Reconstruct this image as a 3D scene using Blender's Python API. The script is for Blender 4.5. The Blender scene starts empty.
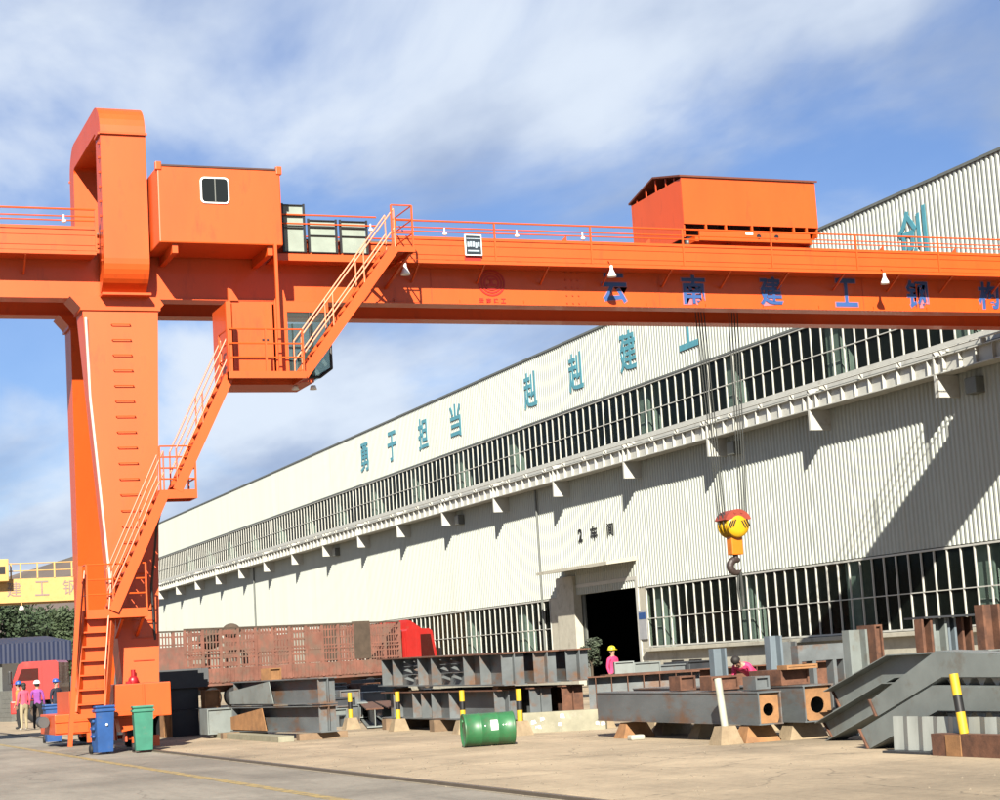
import bpy, bmesh, math, random
import numpy as np
from mathutils import Vector, Matrix
random.seed(7)
sc = bpy.context.scene
col = sc.collection
# ------------------------------------------------------------------ camera
FPX, PITCH, ROLL, YAW = 1865., .137807889, -.0607091112, .386273563
H = 1.5
_F = np.array([math.sin(YAW), math.cos(YAW), 0]); _R = np.array([math.cos(YAW), -math.sin(YAW), 0]); _Z = np.array([0, 0, 1.])
FW = math.cos(PITCH) * _F + math.sin(PITCH) * _Z
_UP = -math.sin(PITCH) * _F + math.cos(PITCH) * _Z
RT = math.cos(ROLL) * _R + math.sin(ROLL) * _UP
UP = -math.sin(ROLL) * _R + math.cos(ROLL) * _UP
cam_d = bpy.data.cameras.new('camera'); cam = bpy.data.objects.new('camera', cam_d); col.objects.link(cam)
cam_d.sensor_fit = 'HORIZONTAL'; cam_d.sensor_width = 36.; cam_d.lens = FPX / 1000 * 36.
cam_d.clip_start = .1; cam_d.clip_end = 12000
cam.matrix_world = Matrix(((RT[0], UP[0], -FW[0], 0), (RT[1], UP[1], -FW[1], 0), (RT[2], UP[2], -FW[2], H), (0, 0, 0, 1)))
sc.camera = cam
# ------------------------------------------------------------------ sky and sun
SUN = Vector((.42, 1., -.63)).normalized()           # direction the light travels
w = bpy.data.worlds.new('World'); sc.world = w; w.use_nodes = True
nt = w.node_tree; nt.nodes.clear()
def N(t, **kw):
    n = nt.nodes.new(t)
    for k, v in kw.items(): setattr(n, k, v)
    return n
def math_node(op, a, b=None, clamp=False):
    n = N('ShaderNodeMath', operation=op); n.use_clamp = clamp
    for i, v in enumerate((a, b)):
        if v is None: continue
        if isinstance(v, (int, float)): n.inputs[i].default_value = v
        else: nt.links.new(v, n.inputs[i])
    return n.outputs[0]
sky = N('ShaderNodeTexSky', sky_type='NISHITA'); sky.sun_disc = False
sky.sun_elevation = math.asin(-SUN.z); sky.sun_rotation = math.atan2(-SUN.x, -SUN.y)
sky.air_density = 1.0; sky.dust_density = .6; sky.ozone_density = 2.5
tc = N('ShaderNodeTexCoord'); sep = N('ShaderNodeSeparateXYZ'); nt.links.new(tc.outputs['Generated'], sep.inputs[0])
zz = math_node('ADD', math_node('MAXIMUM', sep.outputs[2], 0.), .22)
cmb = N('ShaderNodeCombineXYZ')
nt.links.new(math_node('DIVIDE', sep.outputs[0], zz), cmb.inputs[0]); nt.links.new(math_node('DIVIDE', sep.outputs[1], zz), cmb.inputs[1])
mp = N('ShaderNodeMapping'); mp.inputs['Location'].default_value = (19.70174, 14.39786, 0); mp.inputs['Rotation'].default_value = (0, 0, .9); mp.inputs['Scale'].default_value = (1.0, .62, 1)
nt.links.new(cmb.outputs[0], mp.inputs[0])
nz = N('ShaderNodeTexNoise'); nz.inputs['Scale'].default_value = 1.9; nz.inputs['Detail'].default_value = 7; nz.inputs['Roughness'].default_value = .52; nz.inputs['Distortion'].default_value = .35
nt.links.new(mp.outputs[0], nz.inputs['Vector'])
rp = N('ShaderNodeValToRGB'); rp.color_ramp.elements[0].position = .41; rp.color_ramp.elements[1].position = .60
rp.color_ramp.interpolation = 'EASE'
nt.links.new(nz.outputs['Fac'], rp.inputs[0])
nz2 = N('ShaderNodeTexNoise'); nz2.inputs['Scale'].default_value = 2.3; nz2.inputs['Detail'].default_value = 6; nz2.inputs['Roughness'].default_value = .5
nt.links.new(mp.outputs[0], nz2.inputs['Vector'])
cc = N('ShaderNodeMix', data_type='RGBA'); cc.inputs[6].default_value = (2.15, 2.75, 4.0, 1); cc.inputs[7].default_value = (4.7, 5.2, 5.9, 1)
rp2 = N('ShaderNodeValToRGB'); rp2.color_ramp.elements[0].position = .36; rp2.color_ramp.elements[1].position = .62; rp2.color_ramp.interpolation = 'EASE'
nt.links.new(nz2.outputs['Fac'], rp2.inputs[0]); nt.links.new(rp2.outputs[0], cc.inputs[0])
mx = N('ShaderNodeMix', data_type='RGBA')
fac = math_node('ADD', math_node('MULTIPLY', rp.outputs[0], .82), .12)
tint = N('ShaderNodeMix', data_type='RGBA', blend_type='MULTIPLY'); tint.inputs[0].default_value = 1; tint.inputs[7].default_value = (.46, .55, .74, 1)
nt.links.new(sky.outputs[0], tint.inputs[6])
nt.links.new(fac, mx.inputs[0]); nt.links.new(tint.outputs[2], mx.inputs[6]); nt.links.new(cc.outputs[2], mx.inputs[7])
bg = N('ShaderNodeBackground'); bg.inputs[1].default_value = .05
nt.links.new(mx.outputs[2], bg.inputs[0])
out = N('ShaderNodeOutputWorld'); nt.links.new(bg.outputs[0], out.inputs[0])
sd = bpy.data.lights.new('sun', 'SUN'); sd.energy = 5.0; sd.angle = math.radians(.5); sd.color = (1, .93, .8)
so = bpy.data.objects.new('sun', sd); col.objects.link(so); so.rotation_euler = SUN.to_track_quat('-Z', 'Y').to_euler(); so.location = (-20, -40, 40)
sc.view_settings.view_transform = 'Standard'; sc.view_settings.look = 'None'; sc.view_settings.gamma = 1; sc.view_settings.exposure = 1.75
sc.cycles.max_bounces = 6; sc.cycles.transparent_max_bounces = 12
# ------------------------------------------------------------------ pixel -> place (photo pixels, 1000 x 800)
def ray(x, y): return FW * FPX + RT * (x - 500) - UP * (y - 400)
def G(x, y, z=0.):
    d = ray(x, y); t = (z - H) / d[2]; return Vector((d[0] * t, d[1] * t, z))
def OX(x, y, X):
    d = ray(x, y); t = X / d[0]; return Vector((X, d[1] * t, H + d[2] * t))
def OY(x, y, Y):
    d = ray(x, y); t = Y / d[1]; return Vector((d[0] * t, Y, H + d[2] * t))
# ------------------------------------------------------------------ materials
MATS = {}
ALB = .42          # the photograph is exposed for the shade: surfaces stay at modest albedos
def mat(name, c, rough=.6, metal=0., var=.12, scale=3., dirt=None, dirt_amt=0., dirt_scale=1.2, bump=0., bump_scale=30., spec=.4, coat=0., stretch=(1, 1, 1)):
    if name in MATS: return MATS[name]
    c = tuple(v * ALB for v in c)
    if dirt: dirt = tuple(v * ALB for v in dirt)
    m = bpy.data.materials.new(name); m.use_nodes = True; t = m.node_tree; b = t.nodes['Principled BSDF']
    b.inputs['Roughness'].default_value = rough; b.inputs['Metallic'].default_value = metal; b.inputs['Specular IOR Level'].default_value = spec
    b.inputs['Coat Weight'].default_value = coat
    g = t.nodes.new('ShaderNodeNewGeometry'); mpn = t.nodes.new('ShaderNodeMapping'); mpn.inputs['Scale'].default_value = stretch
    t.links.new(g.outputs['Position'], mpn.inputs[0])
    n = t.nodes.new('ShaderNodeTexNoise'); n.inputs['Scale'].default_value = scale; n.inputs['Detail'].default_value = 6; n.inputs['Roughness'].default_value = .62
    t.links.new(mpn.outputs[0], n.inputs['Vector'])
    r = t.nodes.new('ShaderNodeValToRGB'); e = r.color_ramp.elements
    e[0].position = .3; e[1].position = .7
    e[0].color = (*[max(0, v * (1 - var)) for v in c], 1); e[1].color = (*[min(1, v * (1 + var)) for v in c], 1)
    t.links.new(n.outputs['Fac'], r.inputs[0]); last = r.outputs[0]
    if dirt:
        n2 = t.nodes.new('ShaderNodeTexNoise'); n2.inputs['Scale'].default_value = dirt_scale; n2.inputs['Detail'].default_value = 8; n2.inputs['Roughness'].default_value = .68
        t.links.new(mpn.outputs[0], n2.inputs['Vector'])
        r2 = t.nodes.new('ShaderNodeValToRGB'); k = .62 - .3 * dirt_amt
        r2.color_ramp.elements[0].position = k; r2.color_ramp.elements[1].position = k + .16
        t.links.new(n2.outputs['Fac'], r2.inputs[0])
        x = t.nodes.new('ShaderNodeMix'); x.data_type = 'RGBA'; x.inputs[7].default_value = (*dirt, 1)
        q = t.nodes.new('ShaderNodeMath'); q.operation = 'MULTIPLY'; q.inputs[1].default_value = min(1, .45 + dirt_amt)
        t.links.new(r2.outputs[0], q.inputs[0]); t.links.new(q.outputs[0], x.inputs[0]); t.links.new(last, x.inputs[6]); last = x.outputs[2]
    t.links.new(last, b.inputs['Base Color'])
    if bump:
        n3 = t.nodes.new('ShaderNodeTexNoise'); n3.inputs['Scale'].default_value = bump_scale; n3.inputs['Detail'].default_value = 4
        t.links.new(mpn.outputs[0], n3.inputs['Vector'])
        bp = t.nodes.new('ShaderNodeBump'); bp.inputs['Strength'].default_value = bump; bp.inputs['Distance'].default_value = .02
        t.links.new(n3.outputs['Fac'], bp.inputs['Height']); t.links.new(bp.outputs[0], b.inputs['Normal'])
    MATS[name] = m; return m
def glass(name, tint=(.012, .016, .014), see=.8):
    m = bpy.data.materials.new(name); m.use_nodes = True; t = m.node_tree; b = t.nodes['Principled BSDF']
    b.inputs['Base Color'].default_value = (*tint, 1); b.inputs['Roughness'].default_value = .06; b.inputs['Specular IOR Level'].default_value = .16
    tr = t.nodes.new('ShaderNodeBsdfTransparent'); tr.inputs[0].default_value = (.75, .82, .8, 1)
    x = t.nodes.new('ShaderNodeMixShader'); x.inputs[0].default_value = 1 - see
    t.links.new(tr.outputs[0], x.inputs[1]); t.links.new(b.outputs[0], x.inputs[2]); t.links.new(x.outputs[0], t.nodes['Material Output'].inputs[0])
    MATS[name] = m; return m
ORANGE = mat('orange paint', (.98, .127, .011), .45, var=.09, scale=.8, dirt=(.55, .075, .012), dirt_amt=.2, dirt_scale=1.6, coat=.1, stretch=(1.5, 1.5, .45), bump=.02, bump_scale=3)
ORANGE2 = mat('red orange paint', (.80, .095, .016), .5, var=.08)
YELCRANE = mat('yellow crane paint paled for haze', (.84, .50, .17), .5)  # far haze is mixed into this colour as paleness
CREAM = mat('cream wall sheet', (.615, .655, .60), .5, var=.06, scale=.5, dirt=(.60, .57, .47), dirt_amt=.16, dirt_scale=.8, stretch=(1, 1.5, .12))
PLASTER = mat('cream plaster', (.66, .63, .52), .8, var=.1, dirt=(.36, .33, .26), dirt_amt=.25, bump=.2)
WHITEM = mat('white painted steel', (.74, .74, .68), .45, var=.08, dirt=(.4, .36, .28), dirt_amt=.15, dirt_scale=2)
GREYM = mat('grey wall flashing', (.2, .215, .2), .5)
GLASS = glass('dark window glass')
GLASSC = glass('cabin glass', (.10, .13, .13), .84)
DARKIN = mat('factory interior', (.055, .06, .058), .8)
CONCOL = mat('interior column', (.85, .87, .8), .7)
STEEL = mat('primer grey steel', (.17, .19, .198), .5, var=.3, scale=1.6, dirt=(.22, .11, .055), dirt_amt=.42, dirt_scale=2.2, bump=.08, stretch=(1, .4, 1))
STEEL2 = mat('pale grey primer', (.27, .305, .295), .48, var=.2, scale=1.2, dirt=(.19, .16, .12), dirt_amt=.28, dirt_scale=2.2, bump=.05)
STEELD = mat('dark primer and painted shade', (.045, .05, .058), .5, var=.2, dirt=(.12, .06, .03), dirt_amt=.1)  # dark primer; on the dark stack it paints the leg's shade onto grey steel
RUST = mat('rusty mill steel', (.19, .082, .045), .85, var=.35, scale=5, dirt=(.1, .045, .028), dirt_amt=.45, dirt_scale=3.5, bump=.25)
RUST2 = mat('ochre rust', (.42, .21, .085), .85, var=.25, scale=5, dirt=(.25, .13, .07), dirt_amt=.35, bump=.2)
RUSTRED = mat('faded red trailer paint', (.33, .14, .1), .8, var=.3, scale=1.5, dirt=(.25, .16, .12), dirt_amt=.5, dirt_scale=1.4)
BROWN = mat('dark brown tarpaulin', (.12, .085, .06), .9, var=.25)
BLACK = mat('black rubber', (.014, .014, .016), .75)
BLACKP = mat('black paint', (.02, .02, .022), .45)
YELLOW = mat('bollard yellow', (.86, .56, .03), .5, var=.1, dirt=(.4, .28, .06), dirt_amt=.2, dirt_scale=6)
CONC = mat('concrete', (.42, .32, .2), .9, var=.2, scale=4, dirt=(.3, .2, .12), dirt_amt=.3, bump=.3)
PALE = mat('pale green grey channel', (.40, .38, .27), .7, var=.2, dirt=(.62, .55, .46), dirt_amt=.2, dirt_scale=4)
GALV = mat('galvanised sheet', (.55, .58, .54), .4, .35, var=.2, scale=4, stretch=(1, 1, .2))
GREEN = mat('green drum paint', (.04, .21, .075), .45, var=.2, scale=4, dirt=(.09, .15, .07), dirt_amt=.35, dirt_scale=5, coat=.15)
TEAL = mat('teal green plastic', (.03, .25, .16), .6, var=.2, dirt=(.14, .19, .13), dirt_amt=.25, dirt_scale=6)
BLUEP = mat('blue plastic', (.02, .105, .36), .55, var=.2, dirt=(.1, .13, .2), dirt_amt=.2, dirt_scale=6)
BLUEROOF = mat('blue roof sheet', (.003, .014, .065), .5)
BLUETXT = mat('teal blue lettering', (.13, .46, .58), .5, var=.12)
BLUELET = mat('blue lettering', (.05, .14, .42), .45)
LILAC = mat('pale lilac edging', (.7, .24, .3), .5)
REDLET = mat('red lettering', (.75, .03, .015), .45)
BLACKTXT = mat('black lettering', (.015, .015, .015), .6)
WHITE = mat('white enamel', (1.5, 1.5, 1.47), .3, var=.04)
REDCAB = mat('red truck paint', (.62, .035, .03), .35, var=.08, dirt=(.35, .12, .09), dirt_amt=.15, coat=.4)
HOOKY = mat('hook block yellow', (.9, .5, .01), .4, var=.06)
HOOKO = mat('hook shank orange', (.9, .26, .01), .4)
HOOKR = mat('hook block red guard', (.42, .07, .04), .5)
HOOKD = mat('forged hook steel', (.06, .04, .035), .5)
ROPE = mat('wire rope', (.05, .055, .05), .6)
SKIN = mat('skin', (.55, .32, .22), .6)
GRILLE = mat('pale green mesh panel', (.40, .47, .40), .6, var=.12)
# ------------------------------------------------------------------ mesh builder
class MB:
    def __init__(s): s.v = []; s.f = []; s.mi = []; s.sm = []
    def add(s, vs, fs, mi=0, smooth=False):
        o = len(s.v); s.v += [tuple(v) for v in vs]
        for f in fs: s.f.append([i + o for i in f]); s.mi.append(mi); s.sm.append(smooth)
        return s
    def box(s, a, b, mi=0):
        x0, y0, z0 = a; x1, y1, z1 = b
        x0, x1 = sorted((x0, x1)); y0, y1 = sorted((y0, y1)); z0, z1 = sorted((z0, z1))
        return s.add([(x0, y0, z0), (x1, y0, z0), (x1, y1, z0), (x0, y1, z0), (x0, y0, z1), (x1, y0, z1), (x1, y1, z1), (x0, y1, z1)],
                     [(0, 3, 2, 1), (4, 5, 6, 7), (0, 1, 5, 4), (1, 2, 6, 5), (2, 3, 7, 6), (3, 0, 4, 7)], mi)
    def bbox(s, a, b, r=.02, mi=0):            # box with chamfered edges
        bm = bmesh.new(); bmesh.ops.create_cube(bm, size=1)
        c = [(a[i] + b[i]) / 2 for i in range(3)]; d = [abs(b[i] - a[i]) for i in range(3)]
        for v in bm.verts: v.co = Vector((c[0] + v.co.x * d[0], c[1] + v.co.y * d[1], c[2] + v.co.z * d[2]))
        bmesh.ops.bevel(bm, geom=bm.edges[:], offset=min(r, min(d) * .45), segments=2, affect='EDGES', profile=.6)
        bm.verts.index_update(); s.add([v.co[:] for v in bm.verts], [[v.index for v in f.verts] for f in bm.faces], mi); bm.free(); return s
    def bar(s, p, q, wd, ht, up=(0, 0, 1), mi=0):   # rectangular bar between two points
        p = Vector(p); q = Vector(q); d = (q - p).normalized(); u = Vector(up); sd_ = d.cross(u)
        if sd_.length < 1e-4: sd_ = d.cross(Vector((1, 0, 0)))
        sd_.normalize(); u = sd_.cross(d).normalized(); a = sd_ * wd / 2; b = u * ht / 2
        vs = [p - a - b, p + a - b, p + a + b, p - a + b, q - a - b, q + a - b, q + a + b, q - a + b]
        return s.add(vs, [(0, 1, 2, 3), (7, 6, 5, 4), (0, 4, 5, 1), (1, 5, 6, 2), (2, 6, 7, 3), (3, 7, 4, 0)], mi)
    def tube(s, p, q, r, r2=None, n=8, mi=0, caps=True):
        p = Vector(p); q = Vector(q); d = (q - p).normalized(); r2 = r if r2 is None else r2
        a = d.orthogonal().normalized(); b = d.cross(a); vs = []
        for c, rr in ((p, r), (q, r2)):
            for i in range(n): t = 2 * math.pi * i / n; vs.append(c + (a * math.cos(t) + b * math.sin(t)) * rr)
        s.add(vs, [(i, (i + 1) % n, n + (i + 1) % n, n + i) for i in range(n)], mi, n > 6)
        if caps: s.add([vs[i] for i in range(n)], [list(range(n))[::-1]], mi); s.add([vs[n + i] for i in range(n)], [list(range(n))], mi)
        return s
    def path(s, pts, r, n=6, mi=0):
        for a, b in zip(pts, pts[1:]): s.tube(a, b, r, n=n, mi=mi)
        return s
    def prism(s, poly, ext, mi=0):              # planar polygon pushed along ext
        e = Vector(ext); a = [Vector(p) for p in poly]; b = [p + e for p in a]; n = len(a)
        nrm = Vector((0, 0, 0))
        for i in range(n): nrm += a[i].cross(a[(i + 1) % n])
        fl = nrm.dot(e) > 0
        f = [list(range(n))[::-1] if fl else list(range(n)), [n + i for i in (range(n) if fl else reversed(range(n)))]]
        for i in range(n):
            j = (i + 1) % n; q = [i, j, n + j, n + i]; f.append(q if fl else q[::-1])
        return s.add(a + b, f, mi)
    def lathe(s, prof, o, ax, n=24, mi=0):       # prof: (radius, distance along axis)
        o = Vector(o); ax = Vector(ax).normalized(); a = ax.orthogonal().normalized(); b = ax.cross(a); vs = []
        for r, h in prof:
            for i in range(n): t = 2 * math.pi * i / n; vs.append(o + ax * h + (a * math.cos(t) + b * math.sin(t)) * r)
        fs = []
        for k in range(len(prof) - 1):
            for i in range(n): j = (i + 1) % n; fs.append((k * n + i, k * n + j, (k + 1) * n + j, (k + 1) * n + i))
        return s.add(vs, fs, mi, True)
    def ball(s, c, r, sq=(1, 1, 1), seg=12, rings=8, mi=0):
        vs = []; fs = []
        for i in range(rings + 1):
            ph = math.pi * i / rings
            for j in range(seg):
                t = 2 * math.pi * j / seg; vs.append((c[0] + r * sq[0] * math.sin(ph) * math.cos(t), c[1] + r * sq[1] * math.sin(ph) * math.sin(t), c[2] + r * sq[2] * math.cos(ph)))
        for i in range(rings):
            for j in range(seg): fs.append((i * seg + j, (i + 1) * seg + j, (i + 1) * seg + (j + 1) % seg, i * seg + (j + 1) % seg))
        return s.add(vs, fs, mi, True)
    def mesh(s, name, mats, off=(0, 0, 0)):
        me = bpy.data.meshes.new(name); me.from_pydata([(v[0] - off[0], v[1] - off[1], v[2] - off[2]) for v in s.v], [], s.f)
        for m in (mats if isinstance(mats, (list, tuple)) else [mats]): me.materials.append(m)
        me.polygons.foreach_set('material_index', s.mi); me.polygons.foreach_set('use_smooth', s.sm); me.update(); return me
    def build(s, name, mats, parent=None, **kw):
        off = (0, 0, 0)
        if parent is not None: off = tuple(parent.get('_o', (0, 0, 0)))
        o = bpy.data.objects.new(name, s.mesh(name, mats, off)); col.objects.link(o)
        if parent is not None:
            o.parent = parent; o['_o'] = off
        for k, v in kw.items(): o[k] = v
        return o
def B(a, b, mi=0): return MB().box(a, b, mi)
def thing(name, label, cat, loc=(0, 0, 0), group=None, rz=0.):
    o = bpy.data.objects.new(name, None); col.objects.link(o); o.location = loc; o.rotation_euler = (0, 0, rz); o.empty_display_size = .3
    o['label'] = label; o['category'] = cat; o['_o'] = (0, 0, 0) if rz or loc is None else tuple(loc)
    if group: o['group'] = group
    return o
def local(name, label, cat, loc, rz=0., group=None):   # a thing whose parts are written in its own axes
    o = thing(name, label, cat, loc, group, rz); o['_o'] = (0, 0, 0); return o
def single(name, mb, mats, label, cat, group=None, loc=None):
    if loc is None:
        xs = np.array(mb.v); loc = (float(xs[:, 0].mean()), float(xs[:, 1].mean()), float(xs[:, 2].min()))
    o = bpy.data.objects.new(name, mb.mesh(name, mats, loc)); col.objects.link(o); o.location = loc; o['label'] = label; o['category'] = cat
    if group: o['group'] = group
    return o
def struct(name, mb, mats):
    o = mb.build(name, mats); o['kind'] = 'structure'; return o
def share(name, src, parent, shift):                   # one more piece with the mesh of src
    o = bpy.data.objects.new(name, src.data); col.objects.link(o); o.parent = parent; o.location = Vector(src.location) + Vector(shift); o['_o'] = tuple(parent.get('_o', (0, 0, 0))); return o
def copy_tree(o, parent=None):
    c = o.copy(); col.objects.link(c); c.parent = parent
    for ch in list(o.children): copy_tree(ch, c)
    return c
def lettering(name, txt, mats, parent, c, right, upv, wd, ht, bold=.02, depth=.02, slots=None):
    cu = bpy.data.curves.new('t', 'FONT'); cu.body = txt; cu.size = 1; cu.offset = bold; cu.resolution_u = 2
    ob = bpy.data.objects.new('t', cu); col.objects.link(ob)
    bpy.context.view_layer.update()
    me = bpy.data.meshes.new_from_object(ob.evaluated_get(bpy.context.evaluated_depsgraph_get()))
    bpy.data.objects.remove(ob); bpy.data.curves.remove(cu)
    P = np.array([v.co[:] for v in me.vertices]); lo = P.min(0); hi = P.max(0); mid = (lo + hi) / 2
    right = Vector(right); upv = Vector(upv); nrm = right.cross(upv); c = Vector(c)
    vs = [c + right * ((p[0] - mid[0]) / (hi[0] - lo[0]) * wd) + upv * ((p[1] - mid[1]) / (hi[1] - lo[1]) * ht) for p in P]
    m = MB(); fs = [list(f.vertices) for f in me.polygons]
    m.add([v + nrm * depth for v in vs], fs); m.add(vs, [f[::-1] for f in fs])
    cnt = {}
    for f in fs:
        for i in range(len(f)): e = (f[i], f[(i + 1) % len(f)]); cnt[e] = cnt.get(e, 0) + 1
    o = len(vs)
    m.f += [[a, b, b + o, a + o][::-1] for (a, b) in cnt if (b, a) not in cnt]; k = len(m.f) - len(m.mi); m.mi += [0] * k; m.sm += [False] * k
    bpy.data.meshes.remove(me)
    return m.build(name, mats, parent)
RAILST = mat('worn rail steel', (.24, .19, .14), .5, .4)
# ================================================================== THE SETTING
XK = 8.12                       # where the road meets the yard
YARD = mat('yard concrete', (.60, .475, .32), .9, var=.16, scale=.55, dirt=(.42, .33, .22), dirt_amt=.3, dirt_scale=.35, bump=.35, bump_scale=14)
ROAD = mat('worn concrete road', (.40, .36, .295), .88, var=.12, scale=.7, dirt=(.32, .285, .235), dirt_amt=.25, dirt_scale=.5, bump=.3, bump_scale=18, stretch=(1.6, .5, 1))
YLINE = mat('worn yellow line', (.55, .40, .14), .8, var=.25, scale=6, dirt=(.24, .21, .16), dirt_amt=.55, dirt_scale=5)
struct('ground', MB().add([(-3000, -600, -.04), (5000, -600, -.04), (5000, 7000, -.04), (-3000, 7000, -.04)], [(0, 1, 2, 3)]), mat('dry ground', (.2, .17, .11), .95, var=.2, scale=.05))
yd = struct('yard', MB(), YARD)
# yard slabs: each cast bay is a piece, joints recessed
for (nx, xs) in ((0, (8.24, 14.2)), (1, (14.22, 20.6)), (2, (20.62, 29)), (3, (29.02, 37.3))):
    y = 2.
    while y < 75:
        y2 = y + (6 if nx < 2 else 9)
        MB().bbox((xs[0], y, -.03), (xs[1], y2 - .018, random.uniform(-.0015, .0015)), .012).build('slab', YARD, yd); y = y2
MB().box((8.24, 75.6 + 2, -.03), (37.3, 240, 0)).build('far_yard', YARD, yd)
def wear(m, crack=.5, sc_=.35):
    t = m.node_tree; bs = t.nodes['Principled BSDF']; src = bs.inputs['Base Color'].links[0].from_socket
    g = t.nodes.new('ShaderNodeNewGeometry')
    def noise(s, d, r, st=(1, 1, 1)):
        mpn = t.nodes.new('ShaderNodeMapping'); mpn.inputs['Scale'].default_value = st; t.links.new(g.outputs['Position'], mpn.inputs[0])
        n = t.nodes.new('ShaderNodeTexNoise'); n.inputs['Scale'].default_value = s; n.inputs['Detail'].default_value = d; n.inputs['Roughness'].default_value = r; t.links.new(mpn.outputs[0], n.inputs['Vector']); return n.outputs['Fac']
    def ramp(s, a, b_, ca=0, cb=1):
        r = t.nodes.new('ShaderNodeValToRGB'); r.color_ramp.elements[0].position = a; r.color_ramp.elements[1].position = b_; r.color_ramp.elements[0].color = (ca, ca, ca, 1); r.color_ramp.elements[1].color = (cb, cb, cb, 1); t.links.new(s, r.inputs[0]); return r.outputs[0]
    def mul(a, b_):
        x = t.nodes.new('ShaderNodeMix'); x.data_type = 'RGBA'; x.blend_type = 'MULTIPLY'; x.inputs[0].default_value = 1; t.links.new(a, x.inputs[6]); t.links.new(b_, x.inputs[7]); return x.outputs[2]
    vo = t.nodes.new('ShaderNodeTexVoronoi'); vo.feature = 'DISTANCE_TO_EDGE'; vo.inputs['Scale'].default_value = sc_
    ad = t.nodes.new('ShaderNodeVectorMath'); ad.operation = 'ADD'; n0 = t.nodes.new('ShaderNodeTexNoise'); n0.inputs['Scale'].default_value = .9; n0.inputs['Detail'].default_value = 5
    t.links.new(g.outputs['Position'], n0.inputs['Vector']); t.links.new(g.outputs['Position'], ad.inputs[0]); t.links.new(n0.outputs['Color'], ad.inputs[1]); t.links.new(ad.outputs[0], vo.inputs['Vector'])
    last = mul(src, ramp(vo.outputs['Distance'], .0, .006, crack, 1))
    last = mul(last, ramp(noise(.22, 6, .62), .36, .56, .66, 1.0))            # broad oil and damp stains
    last = mul(last, ramp(noise(1.3, 8, .7, (1, .12, 1)), .34, .5, .8, 1.0))  # tyre streaks along the yard
    last = mul(last, ramp(noise(9., 5, .75), .30, .52, .78, 1.06))           # speckle and grit
    t.links.new(last, bs.inputs['Base Color'])
wear(YARD, .55, .3); wear(ROAD, .6, .22)
rd = struct('road', B((-30, -20, -.03), (XK - .22, 260, -.012)), ROAD)
kb = struct('kerb_strip', MB(), CONC)
KS = mat('road edge concrete', (.42, .36, .27), .9, var=.15, dirt=(.28, .24, .18), dirt_amt=.3, bump=.3)
for i in range(34):
    MB().bbox((XK - .2, 2 + i * 2.5, -.03), (XK + .1, 2 + i * 2.5 + 2.485, -.002), .01).build('kerb_slab', KS, kb)
struct('yellow_line', B((6.30, -20, -.011), (6.46, 240, -.007)), YLINE)
rl = struct('crane_rail', B((7.93, 2, -.001), (8.0, 200, .035)), RAILST)
gm = MB(); rg = random.Random(21)
for i in range(900):
    x = 8.3 + 9 * rg.random() ** 1.3; y = 12 + 45 * rg.random(); s = rg.uniform(.006, .022) * (1 + (rg.random() > .96) * 1.2)
    pts_ = [(x + s * rg.uniform(.6, 1.2) * math.cos(a), y + s * rg.uniform(.6, 1.2) * math.sin(a), 0) for a in (0, 1.6, 3.1, 4.7)]
    gm.add(pts_ + [(x, y, s * .8)], [(0, 1, 4), (1, 2, 4), (2, 3, 4), (3, 0, 4)])
go = gm.build('gravel', mat('loose stones', (.3, .245, .18), .9, var=.4, scale=20)); go['kind'] = 'stuff'; go['label'] = 'loose stones and grit scattered over the yard'; go['category'] = 'gravel'
# hills beyond the yard
HILL = mat('dry brown hillside', (.19, .145, .125), .95, var=.22, scale=.004, dirt=(.10, .10, .075), dirt_amt=.4, dirt_scale=.006)
def hills():
    m = MB(); nx, ny = 70, 14; vs = []; rnd = random.Random(3)
    ph = [(rnd.uniform(.002, .02), rnd.uniform(0, 6), rnd.uniform(.15, 1)) for _ in range(14)]
    for j in range(ny):
        for i in range(nx):
            x = -1800 + i * 60; yv = 1900 + j * 90; t = j / (ny - 1)
            px = 500 + FPX * ((x * _R[0] + yv * _R[1]) / (x * _F[0] + yv * _F[1]))
            base = 172 + .5 * (px - 30) if px < 120 else 232
            base = max(120, min(235, base))
            hgt = base * math.sin(math.pi * min(1, t * 1.15) * .5) + sum(a * 7 * math.sin(k * (x + 2 * yv * t) + p) for k, p, a in ph) * t
            vs.append((x, yv, -2 + max(0, hgt)))
    fs = [(j * nx + i, j * nx + i + 1, (j + 1) * nx + i + 1, (j + 1) * nx + i) for j in range(ny - 1) for i in range(nx - 1)]
    m.add(vs, fs, 0, True); return m
struct('hills', hills(), HILL)
# ================================================================== FACTORY
XW = 37.4; Y0, Y1 = 30., 188.; ZT = 16.72
fac_ = thing('factory_building', 'long cream corrugated factory hall with clerestory windows and blue wall lettering', 'building', (XW, 70, 0))
def corr(m, y0, y1, z0, z1, x=XW, pitch=.25, dep=.05):
    y = y0; vs = []; prof = ((0, 0), (.09, 0), (.125, dep), (.215, dep))
    ys = []
    while y < y1 - 1e-6:
        for a, d in prof:
            if y + a < y1: ys.append((y + a, d))
        y += pitch
    ys.append((y1, 0))
    o = [(x - d, yy, z) for yy, d in ys for z in (z0, z1)]
    m.add(o, [(2 * i, 2 * i + 1, 2 * i + 3, 2 * i + 2) for i in range(len(ys) - 1)])
    return m
DOOR = (76.9, 83.5)
m = MB(); corr(m, Y0, Y1, 13.42, ZT); m.box((XW + .012, Y0, 13.42), (XW + .15, Y1, ZT)); upper = m.build('upper_wall', CREAM, fac_)
m = MB(); corr(m, Y0, Y1, 4.36, 11.02); m.box((XW + .012, Y0, 4.36), (XW + .15, Y1, 11.02)); mid = m.build('wall', CREAM, fac_)
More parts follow.
